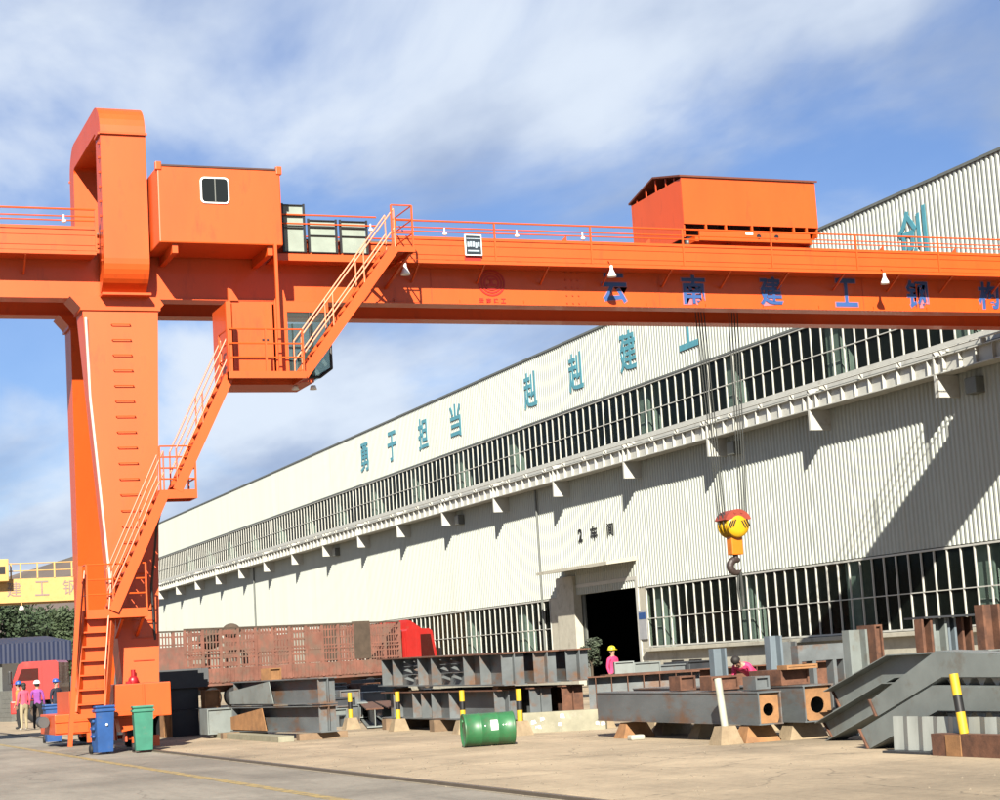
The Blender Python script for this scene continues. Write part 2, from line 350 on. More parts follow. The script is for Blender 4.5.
m = MB(); m.box((XW + .004, Y0, 0), (XW + .2, DOOR[0] - .9, 1.44)); m.box((XW + .004, 86.9, 0), (XW + .2, Y1, 1.44))
m.box((XW + .002, DOOR[0] - .9, 0), (XW + .2, DOOR[0], 4.36)); m.box((XW + .002, DOOR[1], 0), (XW + .2, 86.9, 4.36)); m.box((XW + .004, 128, 1.44), (XW + .2, Y1, 4.36))
m.build('plinth_wall', PLASTER, fac_)
# closed dark hall behind
m = MB(); m.box((80, Y0, 0), (80.2, Y1, ZT)); m.box((XW + .2, Y0 - .2, 0), (80, Y0, ZT)); m.box((XW + .2, Y1, 0), (80, Y1 + .2, ZT)); m.box((XW + .2, Y0, .002), (80, Y1, .01))
m.build('hall_interior', DARKIN, fac_)
rf = MB().box((XW + .15, Y0 - .2, ZT - .1), (80.2, Y1 + .2, ZT)).build('roof', GREYM, fac_)
MB().box((XW - .09, Y0, ZT), (XW + .35, Y1, ZT + .1)).build('parapet_cap', GREYM, rf)
for (z0, z1, nm) in ((13.36, 13.44, 'head_flashing'), (10.98, 11.08, 'sill_flashing')):
    B((XW - .075, Y0, z0), (XW + .1, Y1, z1)).build(nm, GREYM if z0 > 12 else WHITEM, fac_)
# columns inside
c0 = None
for k in range(17):
    y = 43.2 + 8.05 * k
    if y > 186: break
    if DOOR[0] - 1 < y < DOOR[1] + 1: continue
    c = B((XW + .3, y - .45, .01), (XW + .9, y + .45, ZT - .1)) if c0 is None else None
    if c0 is None: c0 = c.build('column', CONCOL, fac_)
    else: share('column', c0, fac_, (0, 8.05 * k, 0))
def window_band(name, y0, y1, z0, z1, zt, pitch, near, frame_mat=WHITEM):
    """mullions and panes: single pieces up to `near`, one joined piece beyond"""
    fr = MB(); fr.box((XW - .06, y0, z0 + .002), (XW + .1, y1, z0 + .07)); fr.box((XW - .05, y0, z1 - .07), (XW + .1, y1, z1 - .002)); fr.box((XW - .035, y0, zt - .018), (XW + .02, y1, zt + .018))
    wd = fr.build(name, frame_mat, fac_)
    n = int((y1 - y0) / pitch); p = (y1 - y0) / n; m0 = None; pl = pu = None; restm = MB(); restp = MB()
    for i in range(n + 1):
        y = y0 + i * p
        if y > near:
            restm.box((XW - .03, y - .022, z0), (XW + .029, y + .022, z1))
            if i < n: restp.box((XW + .03, y + .04, z0 + .07), (XW + .045, y + p - .04, zt - .03)); restp.box((XW + .03, y + .04, zt + .03), (XW + .045, y + p - .04, z1 - .07))
            continue
        if m0 is None:
            m0 = B((XW - .03, y - .022, z0), (XW + .029, y + .022, z1)).build('mullion', frame_mat, wd)
            pl = B((XW + .03, y + .04, z0 + .07), (XW + .045, y + p - .04, zt - .03)).build('pane', GLASS, wd)
            pu = B((XW + .03, y + .04, zt + .03), (XW + .045, y + p - .04, z1 - .07)).build('pane', GLASS, wd)
        else:
            share('mullion', m0, wd, (0, i * p, 0))
            if i < n: share('pane', pl, wd, (random.uniform(-.006, .006), i * p, 0)); share('pane', pu, wd, (random.uniform(-.006, .006), i * p, 0))
    if restm.v:
        restm.build('mullion_rows', frame_mat, wd, kind='stuff'); restp.build('pane_rows', GLASS, wd, kind='stuff')
    return wd
window_band('clerestory_window', 40, Y1 - .4, 11.08, 13.36, 12.12, .75, 112)
window_band('ground_window', 36, 75.9, 1.62, 4.33, 2.9, .755, 200)
window_band('ground_window', 86.95, 128, 1.62, 4.33, 2.86, .75, 112)
for a, b in ((36, 76.05), (86.8, 128)):
    MB().bbox((XW - .28, a - .1, 1.44), (XW + .12, b + .05, 1.6), .02).build('window_sill', PLASTER, fac_)
# small vents in the plinth
for px in (645, 679, 697, 873):
    p = OX(px, 690 - px * .02, XW); y = p.y
    B((XW - .03, y - .55, .5), (XW + .004, y + .55, 1.0)).build('vent', BLACKP, fac_)
# door opening, leaf, jambs and canopy
B((XW + .25, DOOR[1] - .25, 0), (XW + .33, DOOR[1] + 2, 4.8)).build('sliding_door', GREYM, fac_)
m = MB(); m.box((XW - .2, DOOR[1], 0), (XW + .002, 85.6, 5.3)); m.build('door_pilaster', PLASTER, fac_)
m = MB(); m.box((XW - .06, DOOR[0] - .22, 0), (XW + .25, DOOR[0], 4.86)); m.box((XW - .06, DOOR[0], 4.7), (XW + .25, DOOR[1], 4.86)); m.build('door_frame', WHITEM, fac_)
B((XW - .03, DOOR[0], 4.86), (XW, DOOR[1], 5.3)).build('door_head', CREAM, fac_)
cz = 5.42
MB().prism([(XW, 76.6, cz + .16), (XW - 1.55, 76.6, cz + .02), (XW - 1.55, 76.6, cz + .16), (XW, 76.6, cz + .36)], (0, 8.2, 0)).build('canopy', PLASTER, fac_)
pst = MB().box((XW - .07, 75.95, 2.0), (XW - .045, 76.75, 3.3)); pst.box((XW - .08, 76.0, 2.9), (XW - .071, 76.7, 3.2), 1); pst.build('notice_board', [mat('pale notice', (.5, .52, .55), .5), BLUEP], fac_)
for y in (87.6, 146.): MB().tube((XW - .14, y, 1.3), (XW - .14, y, 9.94), .06).build('downpipe', GREYM, fac_)
# wall lettering
for ch, y in zip('勇于担当赳赳建工创', (115.91, 110.2, 104.34, 98.72, 87.59, 81.8, 75.94, 69.99, 53.08)):
    lettering('wall_character', ch, BLUETXT, fac_, (XW - .06, y, 15.12), (0, -1, 0), (0, 0, 1), 1.72, 1.88, .016)
for ch, y, wd in (('2', 82.54, .5), ('车', 80.96, .8), ('间', 79.11, .72)):
    lettering('wall_character', ch, BLACKTXT, fac_, (XW - .06, y, 7.2), (0, -1, 0), (0, 0, 1), wd, .62, .02)
# ------------------------------------------------------------------ crane runway on the wall
rw = thing('crane_runway', 'white bracketed crane runway beam running along the factory wall below the clerestory', 'runway beam', (36.9, 70, 9.9))
XB = 36.5
m = MB(); m.box((XB, 38, 9.95), (37.2, 187, 9.99)); m.box((XB, 38, 10.51), (37.2, 187, 10.55)); m.box((XB + .15, 38, 9.99), (XB + .19, 187, 10.51)); m.build('beam', WHITEM, rw)
B((36.86, 38, 10.55), (36.94, 187, 10.67)).build('rail', GREYM, rw)
bsrc = None
for k in range(18):
    y = 43.35 + 8.04 * k
    if bsrc is None: bsrc = MB().bbox((36.5, y - .07, 9.2), (XW, y + .07, 9.948), .01).build('bracket', WHITEM, rw); ssrc2 = B((36.5, y - .03, 9.97), (XW, y + .03, 10.75)).build('bracket_plate', WHITEM, rw); tsrc = B((37.0, y - .1, 10.75), (XW, y + .1, 10.9)).build('tie_plate', WHITEM, rw)
    else: share('bracket', bsrc, rw, (0, 8.04 * k, 0)); share('bracket_plate', ssrc2, rw, (0, 8.04 * k, 0)); share('tie_plate', tsrc, rw, (0, 8.04 * k, 0))
ssrc = None; rest = MB()
for k in range(165):
    y = 39.3 + .893 * k
    if y > 186: break
    if y > 112: rest.box((XB + .02, y - .012, 9.991), (XB + .149, y + .012, 10.509))
    elif ssrc is None: ssrc = B((XB + .02, y - .012, 9.991), (XB + .149, y + .012, 10.509)).build('stiffener', WHITEM, rw)
    else: share('stiffener', ssrc, rw, (0, .893 * k, 0))
rest.build('stiffener_rows', WHITEM, rw, kind='stuff')
m = MB(); m.tube((36.45, 38, 10.72), (36.45, 187, 10.72), .03, n=5)
for k in range(60): m.box((36.43, 39 + k * 2.4, 10.55), (36.62, 39.06 + k * 2.4, 10.72))
m.build('conductor_line', WHITEM, rw)
B((37.1, 38, 10.56), (37.39, 187, 10.9)).build('service_ledge', WHITEM, rw)
# junction boxes beside some brackets
for y in (51.0, 67.3, 99.4, 123.6):
    MB().bbox((37.0, y - 1.1, 9.15), (37.38, y - .5, 9.7), .03).build('junction_box', GREYM, rw)
# ================================================================== ORANGE GANTRY CRANE
cr = thing('gantry_crane', 'orange semi-gantry crane with blue lettering on its girder, stairs and hanging cab', 'gantry crane', (8.0, 44.6, 0))
ZB, ZG = 10.42, 11.95
YN = 43.2
for (a, b, x0) in ((43.2, 43.75, -7.), (45.3, 45.85, -7.)):
    m = MB(); m.box((x0, a + .05, ZB + .03), (36.0, b - .05, ZG - .03)); m.box((x0, a, ZB), (36.0, b, ZB + .03)); m.box((x0, a, ZG - .03), (36.0, b, ZG))
    g = m.build('girder', ORANGE, cr)
    B((x0, (a + b) / 2 - .04, ZG), (36.0, (a + b) / 2 + .04, ZG + .1)).build('rail', RAILST, g)
m = MB(); m.box((35.2, 42.0, 10.9), (36.02, 47.0, 11.6)); m.box((36.02, 41.2, 10.95), (37.0, 47.8, 11.5)); m.build('end_beam', ORANGE, cr)
for y in (41.7, 47.3):
    MB().lathe([(.0, -.08), (.27, -.08), (.27, .08), (0, .08)], (36.9, y, 10.94), (1, 0, 0)).build('runway_wheel', BLACKP, cr)
# girder splice bolts
m = MB()
for i in range(3):
    for j in range(7):
        for Yp in (YN + .05,):
            x = 19.62 + i * .17; z = 10.5 + j * .2
            m.tube((x, Yp, z), (x, Yp - .03, z), .018, n=6)
m.build('splice_bolts', ORANGE2, cr, kind='stuff')
for x in (-2.5, 3.4, 15.9, 22.3, 28.6, 33.9): B((x, YN + .043, ZB + .03), (x + .02, YN + .052, ZG - .03)).build('weld_seam', ORANGE2, cr)
for x0_ in [14.9 + 1.75 * i for i in range(12)]: B((x0_, YN + .01, ZB + .03), (x0_ + .015, YN + .05, ZB + .12)).build('flange_gusset', ORANGE, cr)
# near walkway: floor, fascia panels, stanchions and rails
YWK = 42.55
def walkway(x0, x1, name):
    wk = MB().box((x0, YWK, 11.33), (x1, YN + .04, 11.37)).box((x0, YWK - .06, 11.30), (x1, YWK + .02, 11.38)).build(name, ORANGE, cr)
    n = max(1, round((x1 - x0) / 2.6)); p = (x1 - x0) / n
    for i in range(n):
        a = x0 + i * p + .012; b = x0 + (i + 1) * p - .012
        q = MB().box((a, YWK - .03, 11.40), (b, YWK, 11.96)); q.box((a, YWK - .045, 11.52), (b, YWK - .03, 11.535)); q.box((a, YWK - .045, 11.76), (b, YWK - .03, 11.775)); q.box((a, YWK - .055, 11.9), (b, YWK - .03, 11.97))
        q.build('fascia_panel', ORANGE, wk)
    for i in range(n + 1):
        x = x0 + i * p
        MB().box((x - .02, YWK - .07, 11.38), (x + .02, YWK - .031, 12.36)).build('stanchion', ORANGE, wk)
    for z in (12.1, 12.2, 12.37):
        MB().tube((x0, YWK - .05, z), (x1, YWK - .05, z), .022 if z > 12.3 else .016, n=6).build('handrail', ORANGE, wk)
    for i in range(int((x1 - x0) / 1.75)):
        x = x0 + .6 + i * 1.75
        if x < x1: MB().bar((x, YWK - .02, 11.3), (x + .04, YN + .02, 10.98), .035, .05).build('walkway_bracket', ORANGE, wk)
    return wk
wk1 = walkway(-7, 7.45, 'walkway'); wk2 = walkway(14.75, 36.0, 'walkway')
# far walkway rail
fw = MB().box((-7, 45.85, 11.33), (36, 46.5, 11.37)).build('walkway', ORANGE, cr)
for z in (12.05, 12.45, 12.85): MB().tube((9.0, 46.48, z), (36, 46.48, z), .022, n=6).build('handrail', ORANGE2, fw)
for i in range(19): MB().box((9.0 + i * 1.5 - .02, 46.46, 11.37), (9.02 + i * 1.5, 46.5, 12.85)).build('stanchion', ORANGE2, fw)
# gusset stops along the top of the near girder
for i in range(16):
    x = 5.2 - 1.9 * 4 + i * 2.42
    if 7 < x < 15 or x > 35: continue
    MB().prism([(x, YN + .02, ZG), (x + .34, YN + .02, ZG), (x + .34, YN + .02, ZG + .34)], (0, .03, 0)).build('rail_gusset', ORANGE2, cr)
def hang_lamp(x, z, Yl):
    l = MB().path([(x - .05, Yl + .1, z + .42), (x - .05, Yl, z + .42), (x, Yl, z + .3)], .02).build('flood_lamp', ORANGE, cr)
    MB().lathe([(.0, .3), (.035, .3), (.04, .2), (.07, .13), (.11, .05), (.12, 0), (.1, .01), (0, .06)], (x, Yl, z), (0, 0, 1), 14).build('lamp_shade', WHITE, l)
for px, py in ((405.5, 275), (612, 277), (885, 284)):
    p = OY(px, py, 42.46); hang_lamp(p.x, p.z, 42.46)
for px, py in ((64, 221), (445, 234), (517, 236), (583, 238.5), (371, 230)):
    p = OY(px, py, 42.47); q = MB().ball((p.x, 42.47, p.z), .06, (1, 1, .75)); q.tube((p.x, 42.49, p.z), (p.x, 42.49, p.z + .16), .015, n=5); q.build('rail_lamp', WHITE, cr)
# sign board on the walkway
p = OY(473.5, 245, 42.42)
sb = MB().bbox((p.x - .23, 42.42, p.z - .27), (p.x + .23, 42.46, p.z + .27), .015).build('sign_board', WHITE, cr)
m = MB(); m.box((p.x - .2, 42.412, p.z - .24), (p.x + .2, 42.42, p.z + .24)); m.build('sign_face', mat('sign dark print', (.03, .045, .06), .4), sb)
m = MB()
rs = random.Random(5)
for i in range(5): m.box((p.x - .17 + i * .07, 42.407, p.z - .06 + rs.uniform(-.02, .02)), (p.x - .115 + i * .07, 42.412, p.z + .06 + rs.uniform(-.02, .03)))
m.box((p.x - .16, 42.407, p.z - .17), (p.x + .15, 42.412, p.z - .13)); m.box((p.x - .19, 42.407, p.z + .15), (p.x + .19, 42.412, p.z + .17))
m.build('sign_print', mat('sign pale print', (.55, .66, .75), .4, var=.3, scale=30), sb)
B((p.x - .22, 42.5, p.z - .42), (p.x + .22, 42.515, p.z - .275)).build('sign_backing', REDLET, sb)
# girder lettering
for ch, px in zip('云南建工钢构', (615.5, 695, 772.5, 847.5, 918.5, 990)):
    p = OY(px, 300, YN)
    lettering('girder_character_edge', ch, LILAC, cr, (p.x, YN + .046, 10.92), (1, 0, 0), (0, 0, 1), .76, .83, .04, .008)
    lettering('girder_character', ch, BLUELET, cr, (p.x, YN + .046, 10.92), (1, 0, 0), (0, 0, 1), .70, .78, .022, .018)
p = OY(492, 283, YN)
lg = MB()
for r0, r1 in ((.37, .325), (.29, .25), (.215, .165)):
    n = 40; vs = []
    for i in range(n):
        t = 2 * math.pi * i / n
        for r in (r0, r1): vs.append((p.x + r * math.cos(t), YN + .03, 10.99 + r * .92 * math.sin(t)))
    fs = [(2 * i, 2 * i + 1, (2 * i + 3) % (2 * n), (2 * i + 2) % (2 * n)) for i in range(n)]
    lg.add(vs, fs); lg.add([(v[0], YN + .045, v[2]) for v in vs], [f[::-1] for f in fs])
lg.box((p.x - .12, YN + .03, 10.9), (p.x + .12, YN + .045, 10.96)); lg.box((p.x - .035, YN + .029, 10.96), (p.x + .035, YN + .044, 11.1)); lg.box((p.x - .1, YN + .03, 11.06), (p.x + .1, YN + .043, 11.1))
lg.build('emblem', REDLET, cr)
for i, ch in enumerate('云南建工'): lettering('emblem_character', ch, REDLET, cr, (p.x - .30 + i * .2, YN + .046, 10.53), (1, 0, 0), (0, 0, 1), .13, .12, .03, .01)
# ---- yoke over the girders
def yoke_profile():
    no, fo, zb, zt, th, R, r = 42.5, 47.0, 10.46, 15.02, .62, .75, .2
    o, n_ = [], []
    def arc(cy, cz_, a0, a1, ro, ri, k=7):
        for i in range(k + 1):
            t = math.radians(a0 + (a1 - a0) * i / k)
            o.append((cy + ro * math.cos(t), cz_ + ro * math.sin(t))); n_.append((cy + ri * math.cos(t), cz_ + ri * math.sin(t)))
    o.append((43.14, zb)); n_.append((43.14, zb + .3))
    arc(no + .66, zb + .78, 245, 180, .66, .04, 6)
    arc(no + R, zt - R, 180, 90, R, R - th); arc(fo - R, zt - R, 90, 0, R, R - th)
    arc(fo - .66, zb + .78, 0, -65, .66, .04, 6)
    o.append((46.36, zb)); n_.append((46.36, zb + .3))
    return o, n_
o_, i_ = yoke_profile()
ym = MB(); x0, x1 = 7.62, 8.68; n = len(o_)
vs = [(x, y, z) for x in (x0, x1) for pr in (o_, i_) for (y, z) in pr]
fs = []
for k in range(n - 1):
    fs += [(k, k + 1, 2 * n + k + 1, 2 * n + k), (n + k + 1, n + k, 3 * n + k, 3 * n + k + 1), (k + 1, k, n + k, n + k + 1), (2 * n + k, 2 * n + k + 1, 3 * n + k + 1, 3 * n + k)]
fs += [(0, 2 * n, 3 * n, n), (n - 1, 2 * n - 1, 4 * n - 1, 3 * n - 1)]
ym.add(vs, fs)
yk = ym.build('yoke', ORANGE, cr)
for (ya, yb, z) in ((42.44, 42.5, 14.2), (47.0, 47.06, 14.2)): B((x0 - .02, ya, z), (x1 + .03, yb, z + .05)).build('splice_flange', ORANGE, yk)
B((x0 - .05, 42.52, 14.2), (x0, 43.05, 14.25)).build('splice_flange', ORANGE, yk)
B((x0 - .04, 42.62, 10.40), (x1 + .04, 43.12, 10.455)).build('base_flange', ORANGE, yk)
for z in [11.2 + .35 * i for i in range(9)]: MB().tube((x0 - .01, 42.6, z), (x0 - .05, 42.6, z), .03, n=6).build('bolt', ORANGE2, yk)
# ---- legs
def leg(top, bot, flare=True):
    """top, bot: (x0, x1, y0, y1, z)"""
    (a0, a1, b0, b1, zt), (c0_, c1_, d0, d1, zb) = top, bot
    m = MB(); m.add([(c0_, d0, zb), (c1_, d0, zb), (c1_, d1, zb), (c0_, d1, zb), (a0, b0, zt), (a1, b0, zt), (a1, b1, zt), (a0, b1, zt)],
                    [(0, 3, 2, 1), (4, 5, 6, 7), (0, 1, 5, 4), (1, 2, 6, 5), (2, 3, 7, 6), (3, 0, 4, 7)])
    lg_ = m.build('leg', ORANGE, cr)
    # head plate, flared
    q = MB(); q.prism([(a0 - .28, b0 - .02, zt + .3), (a0 - .02, b0 - .02, zt), (a1 + .02, b0 - .02, zt), (a1 + .14, b0 - .02, zt + .12), (a1 + .02, b0 - .02, zt + .3)], (0, b1 - b0 + .04, 0))
    q.box((a0 - .05, b0 - .05, zt - .03), (a1 + .05, b1 + .05, zt + .03)); q.build('leg_head', ORANGE, lg_)
    return lg_
NT = (7.17, 8.93, 42.98, 43.85, 10.12); NB = (7.68, 8.50, 42.2, 42.95, 1.46)
nl = leg(NT, NB)
FT = (7.25, 9.0, 45.25, 46.1, 10.12); FB = (7.72, 8.52, 48.0, 48.75, 1.46)
leg(FT, FB)
def leg_front(z, x):   # y of the near leg's front at height z
    t = (z - NB[4]) / (NT[4] - NB[4]); return NB[2] + t * (NT[2] - NB[2])
B((7.4, 43.6, ZB - .34), (8.9, 45.5, ZB - .01)).build('leg_tie', ORANGE, cr)
for i in range(17):                                        # climbing rungs on the leg
    z = 9.75 - .365 * i; x = 7.82 + .0018 * i; yf = leg_front(z, x)
    r = MB().path([(x, yf + .01, z), (x, yf - .07, z), (x + .43, yf - .07, z), (x + .43, yf + .01, z)], .013, 5); r.build('rung', ORANGE, nl)
for z in (1.95, 2.45, 2.85): yf = leg_front(z, 8); MB().box((7.95, yf - .03, z), (8.42, yf + .02, z + .02)).build('plate_seam', ORANGE2, nl)
MB().path([(NT[0] + .06, 42.9, 9.9), (7.27, 42.83, 8.0), (7.44, 42.58, 5.2), (7.55, 42.44, 3.5)], .035, 6).build('conduit', mat('pale conduit', (.75, .68, .55), .5), nl)
# side cover seams on far leg, rail clamp bell
e = OY(133, 681, 42.15)
m = MB(); m.ball((e.x, 42.1, e.z), .13, (.9, .7, 1)); m.tube((e.x, 42.1, e.z + .1), (e.x, 42.1, e.z + .25), .05); m.box((e.x - .16, 42.02, e.z - .08), (e.x - .08, 42.2, e.z)); m.build('alarm_bell', mat('dark red enamel', (.45, .01, .02), .4), nl)
# ---- end carriage and bogies
MB().bbox((7.62, 41.95, .82), (8.42, 49.1, 1.45), .02).build('sill_beam', ORANGE, cr)
for (a, b, s) in ((41.55, 43.5, 1), (47.5, 50.0, 2)):
    bg_ = MB().bbox((7.36 if s == 1 else 6.95, a, .72 if s == 1 else .30), (8.62 if s == 1 else 8.1, b, 1.455 if s == 1 else .80), .02)
    if s == 1:
        bg_.box((7.99, a - .03, .74), (8.03, a, 1.44)); bg_.prism([(7.45, a + .02, .72), (8.3, a + .02, .72), (8.0, a + .02, .5), (7.5, a + .02, .42)], (0, .5, 0))
    else:
        bg_.box((6.95, a - .03, .60), (8.1, a, .66)); bg_.box((6.95, a - .03, .34), (8.1, a, .38)); bg_.box((7.35, a + .2, .8), (7.6, b - .2, 1.35))
    bo = bg_.build('bogie', ORANGE, cr)
    for y in (a + .35, b - .35):
        wh = MB().lathe([(0, -.09), (.2, -.09), (.2, -.06), (.24, -.06), (.24, .06), (.27, .06), (.27, .09), (0, .09)], (7.96, y, .275), (1, 0, 0), 20).build('wheel', BLACKP, bo)
        MB().tube((7.7, y, .275), (8.22, y, .275), .05).build('axle', ORANGE2, wh)
        q = MB(); q.prism([(7.62, y - .18, .2), (7.62, y + .18, .2), (7.62, y + .1, .75), (7.62, y - .1, .75)], (.04, 0, 0)); q.build('axle_plate', ORANGE2, bo)
    m = MB(); m.box((7.68, a - .3, .08), (8.28, a - .22, .32)); m.bar((7.8, a - .22, .3), (7.8, a + .1, .62), .08, .08); m.build('buffer_guard', ORANGE, bo)
    mt = MB().tube((7.2 if s == 1 else 6.8, a + .8, .62), (7.2 if s == 1 else 6.8, a + 1.25, .62), .14, n=12).build('drive_motor', mat('motor grey', (.1, .1, .1), .5), bo)
# ---- stairs
def flight(name, p, q, wdir, width, steps, rail=.95, railmat=ORANGE, closed=False, rs_=(1., .5)):
    """stringers from p to q (front stringer), the second stringer lies at wdir*width"""
    p = Vector(p); q = Vector(q); wv = Vector(wdir).normalized() * width
    root = MB().bar(p, q, .05, .22, (0, 0, 1)).build(name, ORANGE, cr)
    MB().bar(p + wv, q + wv, .05, .22, (0, 0, 1)).build('stringer', ORANGE, root)
    run = Vector((q.x - p.x, q.y - p.y, 0)).normalized(); wn = wv.normalized()
    for i in range(steps):
        c = p.lerp(q, (i + .5) / steps)
        t = MB(); a = c + wn * .026 - run * .11; b = a + run * .22; wv2 = wn * (width - .052)
        t.prism([a, b, b + wv2, a + wv2], (0, 0, .035))
        if closed: t.prism([a + run * .16, a + run * .18, a + run * .18 + wv2, a + run * .16 + wv2], (0, 0, -(q.z - p.z) / steps + .04))
        t.build('tread', ORANGE if closed else ORANGE2, root)
    for s in (0, 1):
        for h in rs_:
            u = Vector((0, 0, rail * h)); MB().tube(p + wv * s + u, q + wv * s + u, .02, n=6).build('handrail', railmat, root)
        nb = max(2, int((q - p).length / 1.1))
        for i in range(nb + 1):
            c = p.lerp(q, i / nb) + wv * s; MB().tube(c, c + Vector((0, 0, rail)), .018, n=6).build('baluster', railmat, root)
    return root
def platform(name, a, b, z, th=.2, rails=(), rail=1.0, mids=(.5,)):
    root = MB().box((a[0], a[1], z - .03), (b[0], b[1], z)).box((a[0], a[1], z - th), (b[0], a[1] + .04, z - .03)).box((a[0], b[1] - .04, z - th), (b[0], b[1], z - .03)).box((a[0], a[1] + .04, z - th), (a[0] + .04, b[1] - .04, z - .03)).box((b[0] - .04, a[1] + .04, z - th), (b[0], b[1] - .04, z - .03)).build(name, ORANGE, cr)
    done = []
    for (u, v) in rails:
        u = Vector((u[0], u[1], z)); v = Vector((v[0], v[1], z)); n = max(1, round((v - u).length / .95))
        for i in range(n + 1):
            c = u.lerp(v, i / n)
            if any((c - k).length < .05 for k in done): continue
            done.append(c); MB().box((c.x - .02, c.y - .02, z), (c.x + .02, c.y + .02, z + rail)).build('post', ORANGE, root)
        for h in (1.,) + tuple(mids): MB().tube(u + Vector((0, 0, rail * h)), v + Vector((0, 0, rail * h)), .018, n=6).build('handrail', ORANGE, root)
    return root
PY0, PY1 = 41.2, 41.95
A0 = OY(78, 713, 41.0); A2 = OY(87, 611, 41.3)
pst = OY(70, 747, 41.0); ptp = OY(80, 566, 41.0)
MB().bar(pst, ptp, .09, .09, (0, 1, 0)).build('stair_post', ORANGE, cr)
MB().box((A0.x - .1, 40.95, A0.z - .12), (A0.x + .72, 41.2, A0.z - .02)).box((A0.x + .3, 41.2, A0.z - .12), (7.7, 42.3, A0.z - .03)).build('stair_foot', ORANGE, cr)
def flightA():
    p = Vector((A0.x, 41.0, A0.z)); q = Vector((A2.x, 41.5, 3.06)); return flight('stair_flight', p, q, (1, 0, 0), .6, 7, .9, closed=True, rs_=(1.,))
flightA()
p1 = platform('landing', (6.78, PY0 + .05), (8.12, PY1 + .05), 3.1, .2, [((6.8, PY0 + .08), (8.1, PY0 + .08)), ((6.8, PY0 + .08), (6.8, PY1))], .98, (.66, .33))
for x in (7.6, 8.05): MB().bar((x, PY0 + .3, 2.9), (x, 42.35, 2.5), .06, .06).build('landing_brace', ORANGE, p1)
fb = flight('stair_flight', (7.36, PY0, 3.05), (8.56, PY0, 5.6), (0, 1, 0), .7, 11, .95)
p2 = platform('landing', (8.46, PY0 - .02), (9.3, PY1 + .02), 5.68, .2, [((8.48, PY0), (9.28, PY0)), ((9.28, PY0), (9.28, PY1))], .98, (.75, .5, .25))
MB().bar((8.6, 41.9, 5.5), (8.45, 43.0, 4.2), .07, .07).build('landing_brace', ORANGE, p2)
MB().path([(8.62, 41.6, 5.5), (8.46, 41.7, 4.9), (8.4, 42.2, 3.6), (8.46, 42.3, 2.4)], .03).build('cable', BLACKP, p2)
fc = flight('stair_flight', (8.86, PY0, 5.66), (10.14, PY0, 8.24), (0, 1, 0), .7, 11, .95)
p3 = platform('cab_platform', (10.08, 40.98), (11.9, 42.0), 8.33, .16, [((10.1, 41.0), (11.85, 41.0)), ((10.1, 41.0), (10.1, 41.9))], .98, (.66, .33))
fd = flight('stair_flight', (11.88, PY0, 8.24), (14.3, PY0, 11.36), (0, 1, 0), .65, 13, .95, mat('pale rail paint', (1.0, .3, .12), .5))
p4 = platform('landing', (14.2, PY0 - .02), (14.8, YWK + .6), 11.38, .12, [((14.24, PY0), (14.76, PY0)), ((14.76, PY0), (14.76, YWK - .1))], 1.02, (.66, .33))
for x in (14.3, 14.7): MB().bar((x, PY0 + .1, 11.26), (x, YN + .04, 10.8), .06, .06).build('landing_brace', ORANGE, p4)
# hangers of the cab platform
MB().box((11.35, 41.28, 8.33), (11.42, 41.35, 11.4)).build('hanger', ORANGE, cr)
MB().box((10.08, 41.02, 8.17), (10.2, 41.14, 9.95)).build('hanger', ORANGE, cr)
# ---- operator cab
cb = MB(); CX0, CX1, CY0, CY1 = 10.34, 12.0, 41.9, 43.45
cb.box((CX0, CY0, 8.34), (CX0 + .06, CY1, 10.15)); cb.box((CX0 + .06, CY1 - .06, 8.34), (CX1, CY1, 10.15)); cb.box((CX0 + .06, CY0 + .06, 10.09), (CX1 + .75, CY1 - .06, 10.15))
cb.box((CX0, CY0, 8.22), (CX1 + .35, CY1, 8.34)); cb.box((11.46, CY0, 8.34), (11.76, CY0 + .06, 10.15)); cb.box((11.76, CY0, 9.9), (12.78, CY0 + .06, 10.15))
cb.prism([(10.36, CY0, 10.15), (10.5, CY0, 10.15), (10.62, CY0, 10.15), (10.45, CY0, 10.42), (10.36, CY0, 10.45)], (0, .08, 0)); cb.prism([(11.46, CY0, 10.15), (11.76, CY0, 10.15), (11.7, CY0, 10.42), (11.62, CY0, 10.42)], (0, .08, 0))
cab = cb.build('operator_cab', ORANGE, cr)
dr = MB().box((10.44, CY0 - .02, 8.4), (11.4, CY0 + .04, 10.1)); dr.box((10.52, CY0 - .03, 8.46), (11.36, CY0 - .021, 9.96)); dr = dr.build('cab_door', ORANGE, cab)
B((11.12, CY0 - .05, 9.2), (11.28, CY0 - .03, 9.24)).build('handle', BLACKP, dr)
prof = [(11.76, 8.34), (12.5, 8.34), (12.78, 8.55), (12.78, 9.9), (11.76, 9.9)]
for yy in (CY0 + .02, CY1 - .04): MB().prism([(x, yy, z) for x, z in prof], (0, .015, 0)).build('side_glass', GLASSC, cab)
MB().prism([(12.78, CY0 + .03, 8.55), (12.78, CY1 - .05, 8.55), (12.78, CY1 - .05, 9.9), (12.78, CY0 + .03, 9.9)], (.015, 0, 0)).build('front_glass', GLASSC, cab)
MB().prism([(12.5, CY0 + .03, 8.34), (12.5, CY1 - .05, 8.34), (12.78, CY1 - .05, 8.55), (12.78, CY0 + .03, 8.55)], (.01, 0, -.015)).build('foot_glass', GLASSC, cab)
fr = MB()
for yy in (CY0, CY1 - .05):
    fr.path([(11.78, yy, 8.34), (12.5, yy, 8.34), (12.79, yy, 8.55), (12.79, yy, 9.9)], .035); fr.tube((11.78, yy, 9.05), (12.79, yy, 9.05), .022); fr.tube((12.3, yy, 8.34), (12.3, yy, 9.9), .022)
fr.tube((12.79, CY0, 8.55), (12.79, CY1, 8.55), .035); fr.build('window_frame', BLACKP, cab)
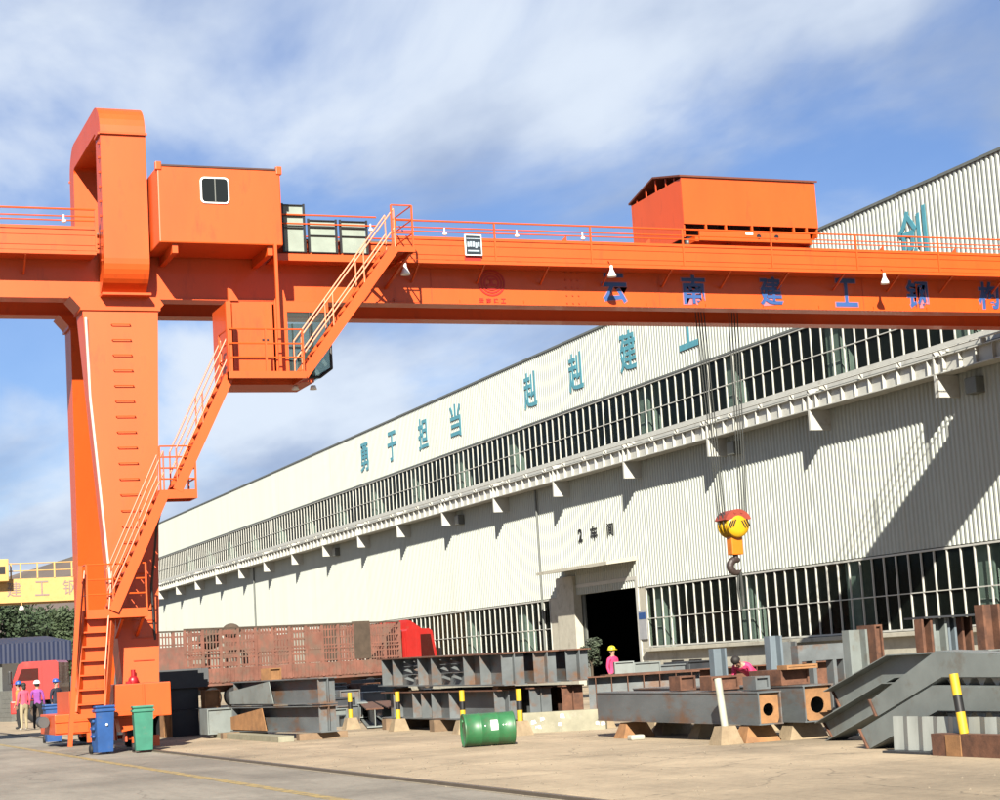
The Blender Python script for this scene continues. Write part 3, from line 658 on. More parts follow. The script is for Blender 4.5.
st = MB().bbox((11.5, 42.4, 8.34), (12.0, 42.95, 8.85), .04); st.bbox((11.45, 42.4, 8.85), (11.6, 42.95, 9.5), .04); st.build('seat', BLACKP, cab)
B((12.1, 42.1, 8.34), (12.35, 42.35, 9.0)).build('console', GREYM, cab)
for px in (294, 312): p = OY(px, 384, 42.5); MB().lathe([(0, 0), (.09, 0), (.06, .1), (0, .1)], (p.x, 42.4, 8.12), (0, 0, 1), 12).build('floor_lamp', WHITE, cab)
# ---- electrical house
HX0, HX1, HY0, HY1, HZ0, HZ1 = 8.74, 11.66, 41.6, 43.15, 11.43, 13.24
hs = MB().bbox((HX0, HY0, HZ0), (HX1, HY1, HZ1), .03).build('electrical_house', ORANGE, cr)
MB().box((HX0 + .05, HY0 - .02, HZ1 - .005), (HX1 - .03, HY1 + .03, HZ1 + .035)).build('house_roof', mat('dark roof edge', (.09, .03, .02), .6), hs)
for x in (HX0 + .03, HX1 - .03): MB().bbox((x - .07, HY0 - .03, HZ1 - .1), (x + .07, HY0 + .1, HZ1 + .1), .02).build('lifting_lug', ORANGE, hs)
def rrect(x0, x1, z0, z1, r, y, n=5):
    return [(cx + r * math.cos(math.radians(a0 + 90 * i / n)), y, cz_ + r * math.sin(math.radians(a0 + 90 * i / n))) for cx, cz_, a0 in ((x1 - r, z1 - r, 0), (x0 + r, z1 - r, 90), (x0 + r, z0 + r, 180), (x1 - r, z0 + r, 270)) for i in range(n + 1)]
wf = MB().prism(rrect(9.73, 10.41, 12.38, 13.01, .1, HY0 - .03), (0, .05, 0)).build('window', WHITE, hs)
MB().prism(rrect(9.765, 10.375, 12.415, 12.975, .08, HY0 - .04), (0, .03, 0)).build('pane', glass('house glass', (.01, .012, .012), .0), wf)
MB().box((10.06, HY0 - .046, 12.42), (10.085, HY0 - .041, 12.97)).build('window_bar', GREYM, wf)
for x in (9.05, 11.3): MB().box((x, HY0 + .1, HZ0 - .22), (x + .13, YN + .04, HZ0 - .002)).build('house_bearer', ORANGE, hs)
# mesh panels beside the house
gx = [(11.92, 12.5, 11.5, 12.7), (12.56, 13.3, 11.5, 12.34), (13.36, 14.08, 11.5, 12.34)]
for a, b, z0, z1 in gx:
    fr = MB()
    for x in (a, b - .045): fr.box((x, YWK - .01, z0), (x + .045, YWK + .04, z1))
    for z in (z0, z1 - .04, (z0 + z1) / 2, z0 + .75 * (z1 - z0)): fr.box((a + .045, YWK - .008, z), (b - .045, YWK + .035, z + .018))
    q = fr.build('mesh_panel', BLACKP, cr); B((a + .05, YWK + .04, z0 + .03), (b - .05, YWK + .05, z1 - .03)).build('panel_sheet', GRILLE, q)
MB().box((11.66, YWK, 11.33), (14.75, YN + .04, 11.37)).box((11.66, YWK - .05, 11.28), (14.75, YWK + .02, 11.45)).build('walkway', ORANGE, cr)
for z in (12.2, 12.42): MB().tube((11.9, YWK - .03, z), (14.3, YWK - .03, z), .02, n=6).build('handrail', ORANGE, cr)
# ================================================================== TROLLEY
tr = thing('hoist_trolley', 'orange roofed hoist trolley standing on top of the orange crane girder', 'crane trolley', (25.1, 44.5, 12.05))
X0_, X1_, Ya, Yb = 23.07, 27.2, 43.0, 46.05
m = MB(); m.box((X0_, Ya, 12.66), (X1_, Ya + .04, 13.93)); m.box((X0_, Yb - .04, 12.66), (X1_, Yb, 13.93)); m.box((X1_ - .04, Ya + .04, 12.4), (X1_, Yb - .04, 13.93)); m.prism([(X0_, Ya + .042, 12.3), (X0_, Yb - .042, 12.3), (X0_, Yb - .042, 13.9), (X0_, Ya + .042, 13.9)], (.04, 0, 0))
hous = m.build('housing', ORANGE, tr)
m = MB(); m.prism([(X0_ - .06, Ya - .05, 13.93), (X0_ - .06, (Ya + Yb) / 2, 14.28), (X0_ - .06, Yb + .05, 13.93), (X0_ - .06, Yb + .05, 13.98), (X0_ - .06, (Ya + Yb) / 2, 14.33), (X0_ - .06, Ya - .05, 13.98)], (X1_ - X0_ + .12, 0, 0)); m.build('roof', mat('trolley roof sheet', (.2, .05, .02), .6), tr)
m = MB()
for y in (43.4, 43.9, 44.5, 45.1, 45.7): m.box((X0_ + .01, y, 13.88), (X0_ + .04, y + .04, 14.25 - abs(y - 44.5) * .22))
m.build('gable_studs', ORANGE2, tr, kind='stuff')
m = MB(); m.box((23.5, 42.98, 12.22), (26.9, 43.04, 12.52)); m.box((23.4, 43.05, 12.2), (27.0, 46.0, 12.35)); m.box((23.5, 45.9, 12.36), (26.9, 46.0, 12.52)); fr_ = m.build('frame', ORANGE, tr)
for x in (23.7, 24.3, 25.1, 25.7, 26.4, 26.8): B((x, 42.99, 12.52), (x + .05, 43.06, 12.66)).build('frame_post', ORANGE, fr_)
for x in (25.3, 25.85): MB().tube((x, 42.97, 12.36), (x, 42.985, 12.36), .07, n=14).build('frame_hole', BLACKP, fr_)
B((24.9, 42.968, 12.4), (25.12, 42.979, 12.46)).build('frame_plate', WHITE, fr_)
for x in (23.45, 26.95):
    for y in (43.475, 45.575): MB().lathe([(0, -.07), (.18, -.07), (.18, .07), (0, .07)], (x, y, 12.23), (0, 1, 0), 18).build('wheel', BLACKP, tr)
MB().tube((24.2, 43.9, 12.75), (24.2, 45.3, 12.75), .4, n=24).build('drum', mat('winch grey', (.15, .15, .16), .5), tr)
MB().bbox((25.0, 44.0, 12.36), (26.0, 44.8, 13.1), .05).build('gearbox', mat('winch grey', (.15, .15, .16), .5), tr)
# ================================================================== HOOK
hk = thing('hook_block', 'yellow crane hook block with a dark hook hanging on wire ropes before the wall', 'crane hook', (24.68, 44.5, 3.4))
HX, HYY, HZ = 24.68, 44.5, 4.70
for sgn in (-1, 1):
    MB().lathe([(0, .0), (.33, .0), (.35, .03), (.33, .09), (.2, .12), (0, .12)], (HX, HYY + sgn * .2, HZ), (0, sgn, 0), 28).build('sheave_cover', HOOKY, hk)
m = MB()
for sgn in (-1, 1):
    for k in range(3): a = -.09 + k * .09; m.bar((HX + sgn * .16 + a * .8, HYY - .325, HZ + .12 + a * .2), (HX + sgn * .16 + a * .8 + sgn * .10, HYY - .325, HZ - .08 + a * .2), .035, .012, (0, 1, 0))
m.build('cover_slots', BLACKP, hk, kind='stuff')
for k in (-.1, .1): MB().lathe([(0, -.06), (.3, -.06), (.35, -.05), (.3, 0), (.35, .05), (.3, .06), (0, .06)], (HX, HYY + k, HZ), (0, 1, 0), 24).build('sheave', HOOKY, hk)
gp = [(HX + .42 * math.cos(math.radians(20 + 14 * i)), HYY - .31, HZ + .42 * math.sin(math.radians(20 + 14 * i))) for i in range(11)]
q = MB().prism(gp + [(HX - .3, HYY - .31, HZ + .12), (HX, HYY - .31, HZ + .22), (HX + .3, HYY - .31, HZ + .12)], (0, .62, 0))
for x in (-.1, .1): q.tube((HX + x, HYY - .312, HZ + .32), (HX + x, HYY - .33, HZ + .32), .03, n=8)
q.build('rope_guard', HOOKR, hk)
MB().bbox((HX - .17, HYY - .15, HZ - .80), (HX + .17, HYY + .15, HZ - .3), .03).build('shank', HOOKO, hk)
def hook_mesh():
    m = MB(); pts = []; r = []
    pts.append((0, -.78)); r.append(.07); pts.append((0, -.9)); r.append(.075)
    for i in range(13):
        t = math.radians(75 + i * 21); rr = .17 + .02 * math.sin(i / 12 * math.pi)
        pts.append((-.0 + rr * math.cos(t) * -1 * -1, -1.10 + rr * math.sin(t))); r.append(.06 + .045 * math.sin(math.pi * min(1, (i + 2) / 13)) if i < 11 else .05 - .02 * (i - 10))
    P = [Vector((HX + x, HYY, HZ + z)) for x, z in pts]
    for a, b, ra, rb in zip(P, P[1:], r, r[1:]): m.tube(a, b, ra, rb, 10); m.ball(b, rb * .99, seg=10, rings=6)
    return m
hook_mesh().build('hook', HOOKD, hk)
MB().path([(HX + .04, HYY, HZ - 1.28), (HX + .0, HYY, HZ - 1.7), (HX + .06, HYY, HZ - 2.3)], .03).build('sling', ROPE, hk)
MB().path([(HX + .08, HYY - .05, HZ - 1.28), (HX + .13, HYY, HZ - 1.9), (HX + .12, HYY, HZ - 2.2)], .045).build('sling', ROPE, hk)
for i, dx in enumerate((-.36, -.3, .3, .36)):
    for dy in (-.12, .12): MB().tube((HX + dx, HYY + dy, HZ), (HX + dx * 1.75 - .02, HYY + dy * 1.4, 12.4), .016, n=5).build('rope', ROPE, hk)

# ================================================================== STEEL IN THE YARD
def ibeam(name, A, Bp, depth, fl, mats, label, n_st=0, st_mat=None, ends=True, group=None, tf=.025, web=.02, skip=(), taper=None):
    """I-section lying from A to Bp (points on the centre line of its underside)"""
    A = Vector(A); Bp = Vector(Bp); d = (Bp - A); L = d.length; d.normalize(); sd_ = d.cross(Vector((0, 0, 1))).normalized(); up = sd_.cross(d).normalized()
    t = thing(name, label, 'steel beam', A, group)
    wm, fm = mats if isinstance(mats, tuple) else (mats, mats)
    def blk(s0, s1, u0, u1, l0, l1):
        return MB().add([A + d * l + sd_ * s + up * u for l in (l0, l1) for u in (u0, u1) for s in (s0, s1)], [(0, 1, 3, 2), (4, 6, 7, 5), (0, 4, 5, 1), (2, 3, 7, 6), (0, 2, 6, 4), (1, 5, 7, 3)])
    blk(-fl / 2, fl / 2, 0, tf, 0, L).build('bottom_flange', wm, t)
    blk(-fl / 2, fl / 2, depth - tf, depth, 0, L).build('top_flange', fm, t)
    blk(-web / 2, web / 2, tf, depth - tf, 0.004, L - .004).build('web', wm, t)
    ls = [(i + .5) / n_st * L for i in range(n_st)] if isinstance(n_st, int) else [f * L for f in n_st]
    for l in ls:
        for s in (-1, 1):
            a, b = sorted((s * (web / 2), s * (fl / 2 - .01)))
            blk(a, b, tf, depth - tf, l - .008, l + .008).build('stiffener', st_mat or wm, t)
    return t
def boxcol(name, A, Bp, wd, ht, label, mats=STEEL, plate=RUST2, hole=True, group=None):
    A = Vector(A); Bp = Vector(Bp); d = (Bp - A); L = d.length; d.normalize(); sd_ = d.cross(Vector((0, 0, 1))).normalized(); up = Vector((0, 0, 1))
    t = thing(name, label, 'steel column', A, group)
    def P(s, u, l): return A + d * l + sd_ * s + up * u
    e = .02
    m = MB()
    for (s0, s1, u0, u1) in ((-wd / 2, -wd / 2 + e, e, ht - e), (wd / 2 - e, wd / 2, e, ht - e), (-wd / 2 - .015, wd / 2 + .015, 0, e), (-wd / 2 - .015, wd / 2 + .015, ht - e, ht)):
        m.add([P(s, u, l) for l in (0, L) for u in (u0, u1) for s in (s0, s1)], [(0, 1, 3, 2), (4, 6, 7, 5), (0, 4, 5, 1), (2, 3, 7, 6), (0, 2, 6, 4), (1, 5, 7, 3)])
    m.build('shell', mats, t)
    # diaphragm with a round hole, a little inside the end
    n = 20; r = wd * .24; vs = []; q = MB(); cs, cu = 0, ht * .45
    for i in range(n):
        a = 2 * math.pi * i / n; ca, sa = math.cos(a), math.sin(a)
        k = min((wd / 2 - e - .002) / max(1e-6, abs(ca)), ((ht - e - .002 - cu) if sa > 0 else (cu - e - .002)) / max(1e-6, abs(sa)))
        vs += [(r * ca, cu + r * sa), (k * ca, cu + k * sa)]
    lo = [P(s, u, .06) for s, u in vs]; hi = [P(s, u, .08) for s, u in vs]
    q.add(lo, [(2 * i, 2 * i + 1, (2 * i + 3) % (2 * n), (2 * i + 2) % (2 * n)) for i in range(n)]); q.add(hi, [(2 * i, (2 * i + 2) % (2 * n), (2 * i + 3) % (2 * n), 2 * i + 1) for i in range(n)])
    q.build('end_plate', plate, t)
    if not hole:
        MB().add([P(s, u, .02) for s, u in ((-wd / 2 + e, e), (wd / 2 - e, e), (wd / 2 - e, ht - e), (-wd / 2 + e, ht - e))], [(0, 1, 2, 3)]).build('end_cap', mats, t)
    q = MB().add([P(s, u, L * .5) for s, u in ((-wd / 2 + e, e), (wd / 2 - e, e), (wd / 2 - e, ht - e), (-wd / 2 + e, ht - e))], [(0, 1, 2, 3)]); q.build('diaphragm', BLACKP, t)
    return t
def block(name, c, s, label, m=CONC, cat='support block', rz=0., group=None, top=.6):
    """tapered support block standing at c with base size s"""
    x, y, z = s; mb = MB()
    mb.add([(-x / 2, -y / 2, 0), (x / 2, -y / 2, 0), (x / 2, y / 2, 0), (-x / 2, y / 2, 0), (-x / 2 * top, -y / 2 * top, z), (x / 2 * top, -y / 2 * top, z), (x / 2 * top, y / 2 * top, z), (-x / 2 * top, y / 2 * top, z)],
           [(0, 3, 2, 1), (4, 5, 6, 7), (0, 1, 5, 4), (1, 2, 6, 5), (2, 3, 7, 6), (3, 0, 4, 7)])
    o = single(name, mb, m, label, cat, group, (0, 0, 0)); o.location = c; o.rotation_euler = (0, 0, rz); return o
def piece(name, a, b, m, label, cat='steel offcut', r=.012, rz=0., group=None):
    """short open channel section filling the box a-b"""
    c = ((a[0] + b[0]) / 2, (a[1] + b[1]) / 2, a[2]); w_, l_, h_ = b[0] - a[0], b[1] - a[1], b[2] - a[2]; t = .03
    mb = MB(); mb.box((-w_ / 2, -l_ / 2, 0), (w_ / 2, l_ / 2, t)); mb.box((-w_ / 2, -l_ / 2, t), (-w_ / 2 + t, l_ / 2, h_ - t)); mb.box((w_ / 2 - t, -l_ / 2, t), (w_ / 2, l_ / 2, h_ - t)); mb.box((-w_ / 2, -l_ / 2, h_ - t), (w_ / 2, l_ / 2, h_)); mb.box((-w_ / 2 + t, -l_ / 2 + .05, t), (w_ / 2 - t, -l_ / 2 + .07, h_ - t))
    o = single(name, mb, m, label, cat, group, (0, 0, 0)); o.location = c; o.rotation_euler = (0, 0, rz); return o
# ---- bollards along the edge of the steel store
BOL = 'striped bollards along the steel store'
def bollard(y, label, x=13.9, lean=(0, 0), base=True, z0=.26, ht=.64, pale=False):
    t = local('bollard', label, 'bollard', (x, y, 0), 0, BOL)
    if base: MB().add([(sx * a, sy * a, z) for (a, z) in ((.2, 0), (.12, .28)) for sx, sy in ((-1, -1), (1, -1), (1, 1), (-1, 1))], [(0, 3, 2, 1), (4, 5, 6, 7), (0, 1, 5, 4), (1, 2, 6, 5), (2, 3, 7, 6), (3, 0, 4, 7)]).build('base', CONC, t)
    def at(h): return Vector((lean[0] * h, lean[1] * h, z0 + h))
    pm = MATS.get('faded bollard') or mat('faded bollard', (.62, .62, .5), .6, var=.2)
    for (h0, h1, mm) in ((0, ht * .36, pm if pale else YELLOW), (ht * .36, ht * .64, pm if pale else BLACKP), (ht * .64, ht, pm if pale else YELLOW)):
        MB().tube(at(h0), at(h1), .057, n=14).build('stripe', mm, t)
    return t
bollard(G(350, 729).y, 'yellow and black bollard beside the two rusty-topped beams, farthest of the row')
bollard(G(397, 731).y, 'yellow and black bollard at the left end of the stiffened beam stack')
bollard(G(457, 734).y, 'yellow and black bollard in front of the beam stack, left of the green drum')
bollard(G(507, 737).y + .3, 'yellow and black bollard just behind the green drum', 14.0)
bollard(G(733, 744).y + .05, 'faded pale bollard leaning against the grey box column', 13.86, (.0, .16), True, .26, .74, True)
# ---- grey steel stack in the crane's shade, that shade put into its dark colour
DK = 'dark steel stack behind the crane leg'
for (a, b, lab) in (((10.2, 49.3, 0), (10.95, 55.5, .68), 'grey box column darkened for shade on the ground, lower of the dark stack'), ((10.22, 49.35, .69), (10.97, 55.2, 1.24), 'grey box column darkened for shade lying second in the dark stack')):
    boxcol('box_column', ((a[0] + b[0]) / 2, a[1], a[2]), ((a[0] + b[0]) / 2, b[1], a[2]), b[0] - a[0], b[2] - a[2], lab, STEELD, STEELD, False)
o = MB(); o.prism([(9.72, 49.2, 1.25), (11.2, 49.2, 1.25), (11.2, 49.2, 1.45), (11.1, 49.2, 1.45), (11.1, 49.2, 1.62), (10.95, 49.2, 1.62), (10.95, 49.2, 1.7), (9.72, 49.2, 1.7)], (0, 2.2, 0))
single('haunch_block', o, STEELD, 'notched steel haunch darkened for shade lying across the top of the dark stack', 'steel haunch')
ibeam('steel_beam', (9.75, 50.2, 0), (9.75, 56, 0), .95, .5, (STEELD, STEELD), 'steel beam darkened for shade at the left of the dark stack beside the crane', 3)
piece('rusty_channel', (9.95, 49.0, 0), (10.17, 49.5, 1.2), RUST2, 'ochre rusty channel edge standing left of the dark stack')
piece('rusty_channel', (11.03, 48.6, 0), (11.4, 49.1, .62), RUST2, 'lower ochre rusty channel standing right of the dark stack')
piece('rusty_channel', (11.0, 48.7, .63), (11.4, 49.2, 1.16), RUST2, 'upper ochre rusty channel standing right of the dark stack')
# ---- left pile: two oblique haunched beams on timber
La, Lb = Vector((10.9, 46.6, 0)), Vector((11.75, 39.9, 0)); dL = (Lb - La).normalized()
for k, zz_ in enumerate((.15, .76)):
    A_ = La + dL * (1.2 + .15 * k); A_.z = zz_; B_ = Lb.copy(); B_.z = zz_
    ibeam('steel_beam', A_, B_, .58, .42, (STEEL, STEEL), ('lower' if k == 0 else 'upper') + ' grey flanged beam of the pile right of the green bin', (.03, .98), STEEL)
for k, zz_ in enumerate((.15, .76)):
    bm_ = [o for o in col.objects if o.name.startswith('steel_beam') and o.type == 'EMPTY'][-2 + k]
    nv = Vector((dL.y, -dL.x, 0)); nv = nv if nv.x < 0 else -nv
    p0 = La + dL * 1.3 + nv * .212; p1 = La + dL * (3.6 + .5 * k) + nv * .212
    MB().prism([p0 + Vector((0, 0, zz_ + .05)), p1 + Vector((0, 0, zz_ + .03)), p1 + dL * -.25 + Vector((0, 0, zz_ + .55)), p0 + Vector((0, 0, zz_ + .35))], nv * .02).build('haunch_plate', RUST2 if k == 0 else STEEL2, bm_)
for s, lab in ((.25, 'far'), (.95, 'near')):
    c = La.lerp(Lb, s); block('timber_sleeper', (c.x - .05, c.y, 0), (1.1, .25, .145), lab + ' timber sleeper under the grey beam pile by the green bin', mat('old timber', (.3, .2, .12), .9, var=.3), 'sleeper', 0, None, 1.)
c = G(225, 738); piece('steel_bracket', (c.x - .35, c.y + .3, .1), (c.x + .3, c.y + 1.2, .72), STEEL2, 'pale grey steel bracket at the left end of the grey beam pile')
piece('rusty_box', (11.05, 45.6, .1), (11.45, 46.3, .66), RUST2, 'ochre rusty box end low in the grey beam pile')
piece('rusty_box', (11.35, 45.4, .75), (11.75, 46.1, 1.22), RUST, 'brown rusty box end in the middle of the grey beam pile', rz=.1)
piece('rusty_box', (11.75, 45.2, 1.23), (12.1, 45.6, 1.62), RUST2, 'small brown rusty box standing highest on the grey beam pile', rz=.3)
c = G(245, 739.5)
single('flat_channel', MB().box((c.x - .1, c.y - 3.4, 0), (c.x + .25, c.y + 2.8, .13)), PALE, 'long flat pale channel lying on the ground before the grey beam pile', 'steel channel')
# long low beams behind
for i, (x, y, L, z, mt, lab) in enumerate(((13.2, 52, 14, .55, STEELD, 'long dark beam lying behind the grey beam pile'), (14.6, 50, 12, .35, STEEL, 'long grey beam lying behind the farthest bollard'), (16.0, 51, 13, .45, STEEL2, 'long pale grey beam lying in the middle of the store'), (17.6, 48, 13, .6, STEELD, 'long dark beam lying before the red trailer'))):
    ibeam('steel_beam', (x, y, z - .35), (x + L * .28, y + L * .96, z - .35), .42, .3, (mt, mt), lab, 6)
    for s in (0.1, .8): block('support_block', (x + L * .28 * s, y + L * .96 * s, 0), (.5, .3, max(.02, z - .352)), ('near' if s < .5 else 'far') + ' support block under the ' + lab.replace(' lying', ''), CONC, 'support block', .28, None, .8)
# scattered grey cut pieces
rr = random.Random(11)
for i, (px, py, hh, mt, lab) in enumerate(((338, 722, .5, STEEL, 'grey plate offcut leaning by the farthest bollard'), (333, 712, .7, STEELD, 'dark offcut behind the grey beam pile'), (325, 705, .8, STEEL2, 'pale offcut on the heap behind the grey beam pile'), (345, 700, .9, STEEL, 'grey angular offcut above the farthest bollard'), (321, 716, .6, RUST, 'rusty drum-like offcut behind the grey beam pile'))):
    c = G(px, 727) + Vector((.8 + i * .2, 2.5 + i * .7, 0)); s = .55 + rr.random() * .3
    piece('steel_offcut', (c.x - s / 2, c.y - s, 0), (c.x + s / 2, c.y + s, hh), mt, lab, rz=rr.uniform(-.6, .6))
for (px, py, w2, l2, hh, z0_, mt, rz_, lab) in ((300, 716, .5, 2.2, .5, 0, RUST, .3, 'rusty channel lying just behind the grey beam pile'), (312, 712, .8, 1.6, .8, 0, STEELD, -.4, 'dark box offcut behind the right end of the grey beam pile'), (322, 724, .4, 1.2, .3, 0, STEEL, .8, 'low grey offcut right of the grey beam pile'), (332, 722, .5, .8, .45, 0, STEEL2, .2, 'pale short channel left of the farthest bollard'), (372, 706, .7, 2.0, .75, 0, STEEL, -.2, 'grey box offcut behind the two rusty-topped beams'), (386, 704, .6, 1.6, .95, 0, STEELD, .4, 'dark offcut between the rusty-topped beams and the big stack'), (360, 698, .5, 2.4, 1.0, 0, RUST, .1, 'rusty channel farther back behind the rusty-topped beams'), (340, 696, .9, 1.8, .95, 0, STEEL, -.5, 'wide grey offcut on the heap before the trailer'), (378, 694, 1.1, 1.5, 1.1, 0, STEELD, .25, 'wide dark offcut before the trailer wheels'), (318, 694, .8, 2.0, 1.05, 0, STEEL2, .5, 'pale box offcut on the far heap behind the grey beam pile')):
    # far pieces: distance from the ground line of the heap
    Yd = 47 + (727 - py) * .42; c = OY(px, 715, Yd); piece('steel_offcut', (c.x - w2 / 2, Yd - l2 / 2, z0_), (c.x + w2 / 2, Yd + l2 / 2, hh), mt, lab, rz=rz_)
# ---- two rusty-topped beams
for k, (x, lab) in enumerate(((14.22, 'left of the two grey beams with rusty tops behind the bollard'), (14.72, 'right of the two grey beams with rusty tops behind the bollard'))):
    ibeam('steel_beam', (x + .02, 44.4 - .2 * k, .03), (x + 2.6, 53.3, .03), .46, .42, (STEEL2, RUST), lab, 0, tf=.03)
piece('rusty_box', (15.2, 44.6, 0), (15.6, 46, .45), RUST, 'rusty box piece right of the two rusty-topped beams')
# ---- stiffened beam stack behind the bollards
ST = 'stiffened beams of the big stack'
XS = 14.4
for k in range(3):
    x = XS + k * .75
    A_ = (x, 43.6 - .1 * k, .26); B_ = (x, 35.9 + .06 * k, .26)
    lab = ('nearest' if k == 0 else ('second', 'third')[k - 1]) + ' beam from the bollards in the lower layer of the rusty stack'
    ibeam('steel_beam', A_, B_, .62, .5, (STEEL if k == 0 else RUST if k > 1 else STEEL, RUST), lab, (.12, .30, .38, .47, .62, .97) if k == 0 else (.2, .5, .8, .99), STEEL if k < 2 else RUST, group=ST)
    lab = ('nearest' if k == 0 else ('second', 'third')[k - 1]) + ' beam from the bollards in the upper layer of the rusty stack'
    A_ = (x + .05, 43.9, 1.02); B_ = (x + .05, 35.6 + .05 * k, .96)
    ub = ibeam('steel_beam', A_, B_, .66, .52, (STEEL if k < 3 else RUST, RUST), lab, (.04, .14, .36, .47, .72, .84, .985) if k == 0 else (.1, .4, .7, .98), STEEL if k < 3 else RUST, group=ST)
    if k == 0: ub0 = ub
for y, lab in ((43.0, 'far'), (39.6, 'middle'), (36.4, 'near')):
    block('timber_sleeper', (XS + .75, y, 0), (2.3, .3, .255), lab + ' timber sleeper under the rusty beam stack', mat('old timber', (.3, .2, .12), .9, var=.3), 'sleeper', 0, None, 1.)
    if y != 39.6: block('packing_block', (XS + .1, y, .885), (.4, .3, .075), lab + ' packing block between the layers of the rusty stack', RUST2, 'packing block', 0, None, .9)
# triangular gusset fins standing on the upper beam's web
for (l, n_) in ((41.9, 3), (41.2, 3), (39.4, 3), (38.7, 3)):
    for j in range(n_):
        z = 1.1 + j * .19
        MB().prism([(XS + .03, l, z), (XS - .2, l, z + .085), (XS + .03, l, z + .17)], (0, .015, 0)).add([(XS + .03, l - .25, z + .165), (XS - .2, l - .02, z + .165), (XS + .03, l + .2, z + .165), (XS + .03, l - .25, z + .172), (XS - .2, l - .02, z + .172), (XS + .03, l + .2, z + .172)], [(0, 2, 1), (3, 4, 5), (0, 1, 4, 3), (1, 2, 5, 4), (2, 0, 3, 5)]).build('gusset_fin', STEEL, ub0)
# ---- pale channel with paint marks
a = G(521, 733.5); b = G(606, 729)
d_ = (b - a).normalized(); n_ = Vector((-d_.y, d_.x, 0))
t = thing('steel_channel', 'pale greenish steel channel with white paint marks lying behind the green drum', 'steel channel', a)
MB().prism([a, b, b + n_ * .22, a + n_ * .22], (0, 0, .4)).build('body', PALE, t)
rs = random.Random(4)
for i in range(8):
    s = (.1 + .45 * rs.random()) if i < 6 else .8 + .17 * rs.random(); c = a.lerp(b, s) - n_ * .004; zc = .06 + .26 * rs.random(); w2 = .03 + .05 * rs.random()
    MB().prism([c + Vector((0, 0, zc)), c + d_ * w2 * 1.4 + Vector((0, 0, zc + rs.uniform(-.02, .04))), c + d_ * w2 + Vector((0, 0, zc + w2 * 1.2)), c + Vector((0, 0, zc + w2))], n_ * .003).build('paint_mark', WHITE, t)
# ---- green drum lying on its side
dc = (G(469, 748) + G(519, 744.5)) / 2; ax = (G(519, 744.5) - G(469, 748)); ax.z = 0; ax.normalize(); L = .9
t = thing('oil_drum', 'green steel drum lying on its side on the bare yard', 'drum', (dc.x, dc.y + .2, 0))
c = Vector((dc.x, dc.y + .25, .295)) - ax * L / 2
MB().lathe([(.0, .02), (.27, .02), (.275, 0), (.295, 0), (.295, .03), (.285, .04), (.285, .28), (.297, .295), (.285, .31), (.285, .58), (.297, .595), (.285, .61), (.285, .86), (.295, .87), (.295, .9), (.275, .9), (.27, .88), (0, .88)], c, ax, 32).build('shell', GREEN, t)
sd_ = Vector((0, 0, 1)).cross(ax).normalized(); sd_ = -sd_ if sd_.y > 0 else sd_
q = MB(); vs = []
for i in range(5):
    th = math.radians(-2 + 9 * i); rdir = sd_ * math.cos(th) + Vector((0, 0, 1)) * math.sin(th)
    for l in (.46, .6): vs.append(c + ax * l + rdir * .2875)
q.add(vs, [(2 * i, 2 * i + 1, 2 * i + 3, 2 * i + 2) for i in range(4)]); q.build('paper_label', WHITE, t)
for l in (.36, .68, .73): rdir = sd_ * math.cos(.25) + Vector((0, 0, 1)) * math.sin(.25); p = c + ax * l + rdir * .284; MB().ball(p, .014, seg=8, rings=5).build('paint_spot', WHITE, t)
MB().tube(c + ax * .012 + Vector((0, 0, .16)), c - ax * .012 + Vector((0, 0, .16)), .03, n=12).build('bung', GREEN, t)
# ---- grey box columns with holed end plates
e1 = OY(770, 724, 25.3)
boxcol('box_column', (e1.x, 25.25, .27), (e1.x - .02, 31.1, .30), .40, .50, 'long grey box column on tapered blocks with a round hole in its rusty end, nearest the bollards')
e2 = OY(822, 722, 25.0)
boxcol('box_column', (e2.x - .02, 25.0, .27), (e2.x, 31.0, .27), .52, .56, 'second grey box column with a square rusty end plate and round hole', STEEL, RUST2)
boxcol('box_column', (16.55, 26.2, .25), (16.5, 32.0, .25), .45, .5, 'third grey box column lying behind the two with holed ends', STEELD)
for px, y, lab in ((614, 30.1, 'left'), (735, 25.75, 'right')):
    block('support_block', (e1.x, y, 0), (.62, .42, .268), lab + ' tapered rusty block under the long grey box column', RUST2, 'support block', 0, None, .62)
block('support_block', (e1.x + .4, 28.0, 0), (.7, .4, .262), 'middle tapered block under the long grey box column', CONC, 'support block', 0, None, .6)
block('support_block', (e2.x, 25.6, 0), (.7, .42, .268), 'tapered block under the second box column end', CONC, 'support block', 0, None, .66)
block('support_block', (e2.x + .1, 30.2, 0), (.7, .42, .268), 'tapered block under the far end of the second box column', CONC, 'support block', 0, None, .66)
block('support_block', (16.5, 29, 0), (.6, .8, .248), 'tapered block under the third box column', CONC, 'support block', 0, None, .66)
c = G(636, 740); single('broken_brick', MB().bbox((c.x - .12, c.y - .08, 0), (c.x + .14, c.y + .1, .09), .03), PLASTER, 'small pale broken brick on the ground before the box column', 'brick')
B_ = None
for (px, py, y, hh, ww, mt, lab) in ((650, 693, 28.3, .24, .3, RUST, 'rusty stub standing left on the long box column'), (697, 693, 27.0, .22, .5, RUST, 'wide rusty stub standing on the middle of the long box column'), (748, 692, 25.8, .2, .25, STEEL, 'grey stub standing near the end of the long box column')):
    piece('steel_stub', (e1.x - ww / 2 + .1, y - .2, .80), (e1.x + ww / 2 + .1, y + .2, .80 + hh), mt, lab)
piece('rusty_box', (e2.x - .3, 25.6, .835), (e2.x + .2, 26.6, 1.07), RUST, 'rusty box lying on the second box column')
piece('timber_piece', (e2.x - .3, 25.4, 1.072), (e2.x + .25, 25.7, 1.14), RUST2, 'ochre plate laid across the rusty box on the second column', 'plate')
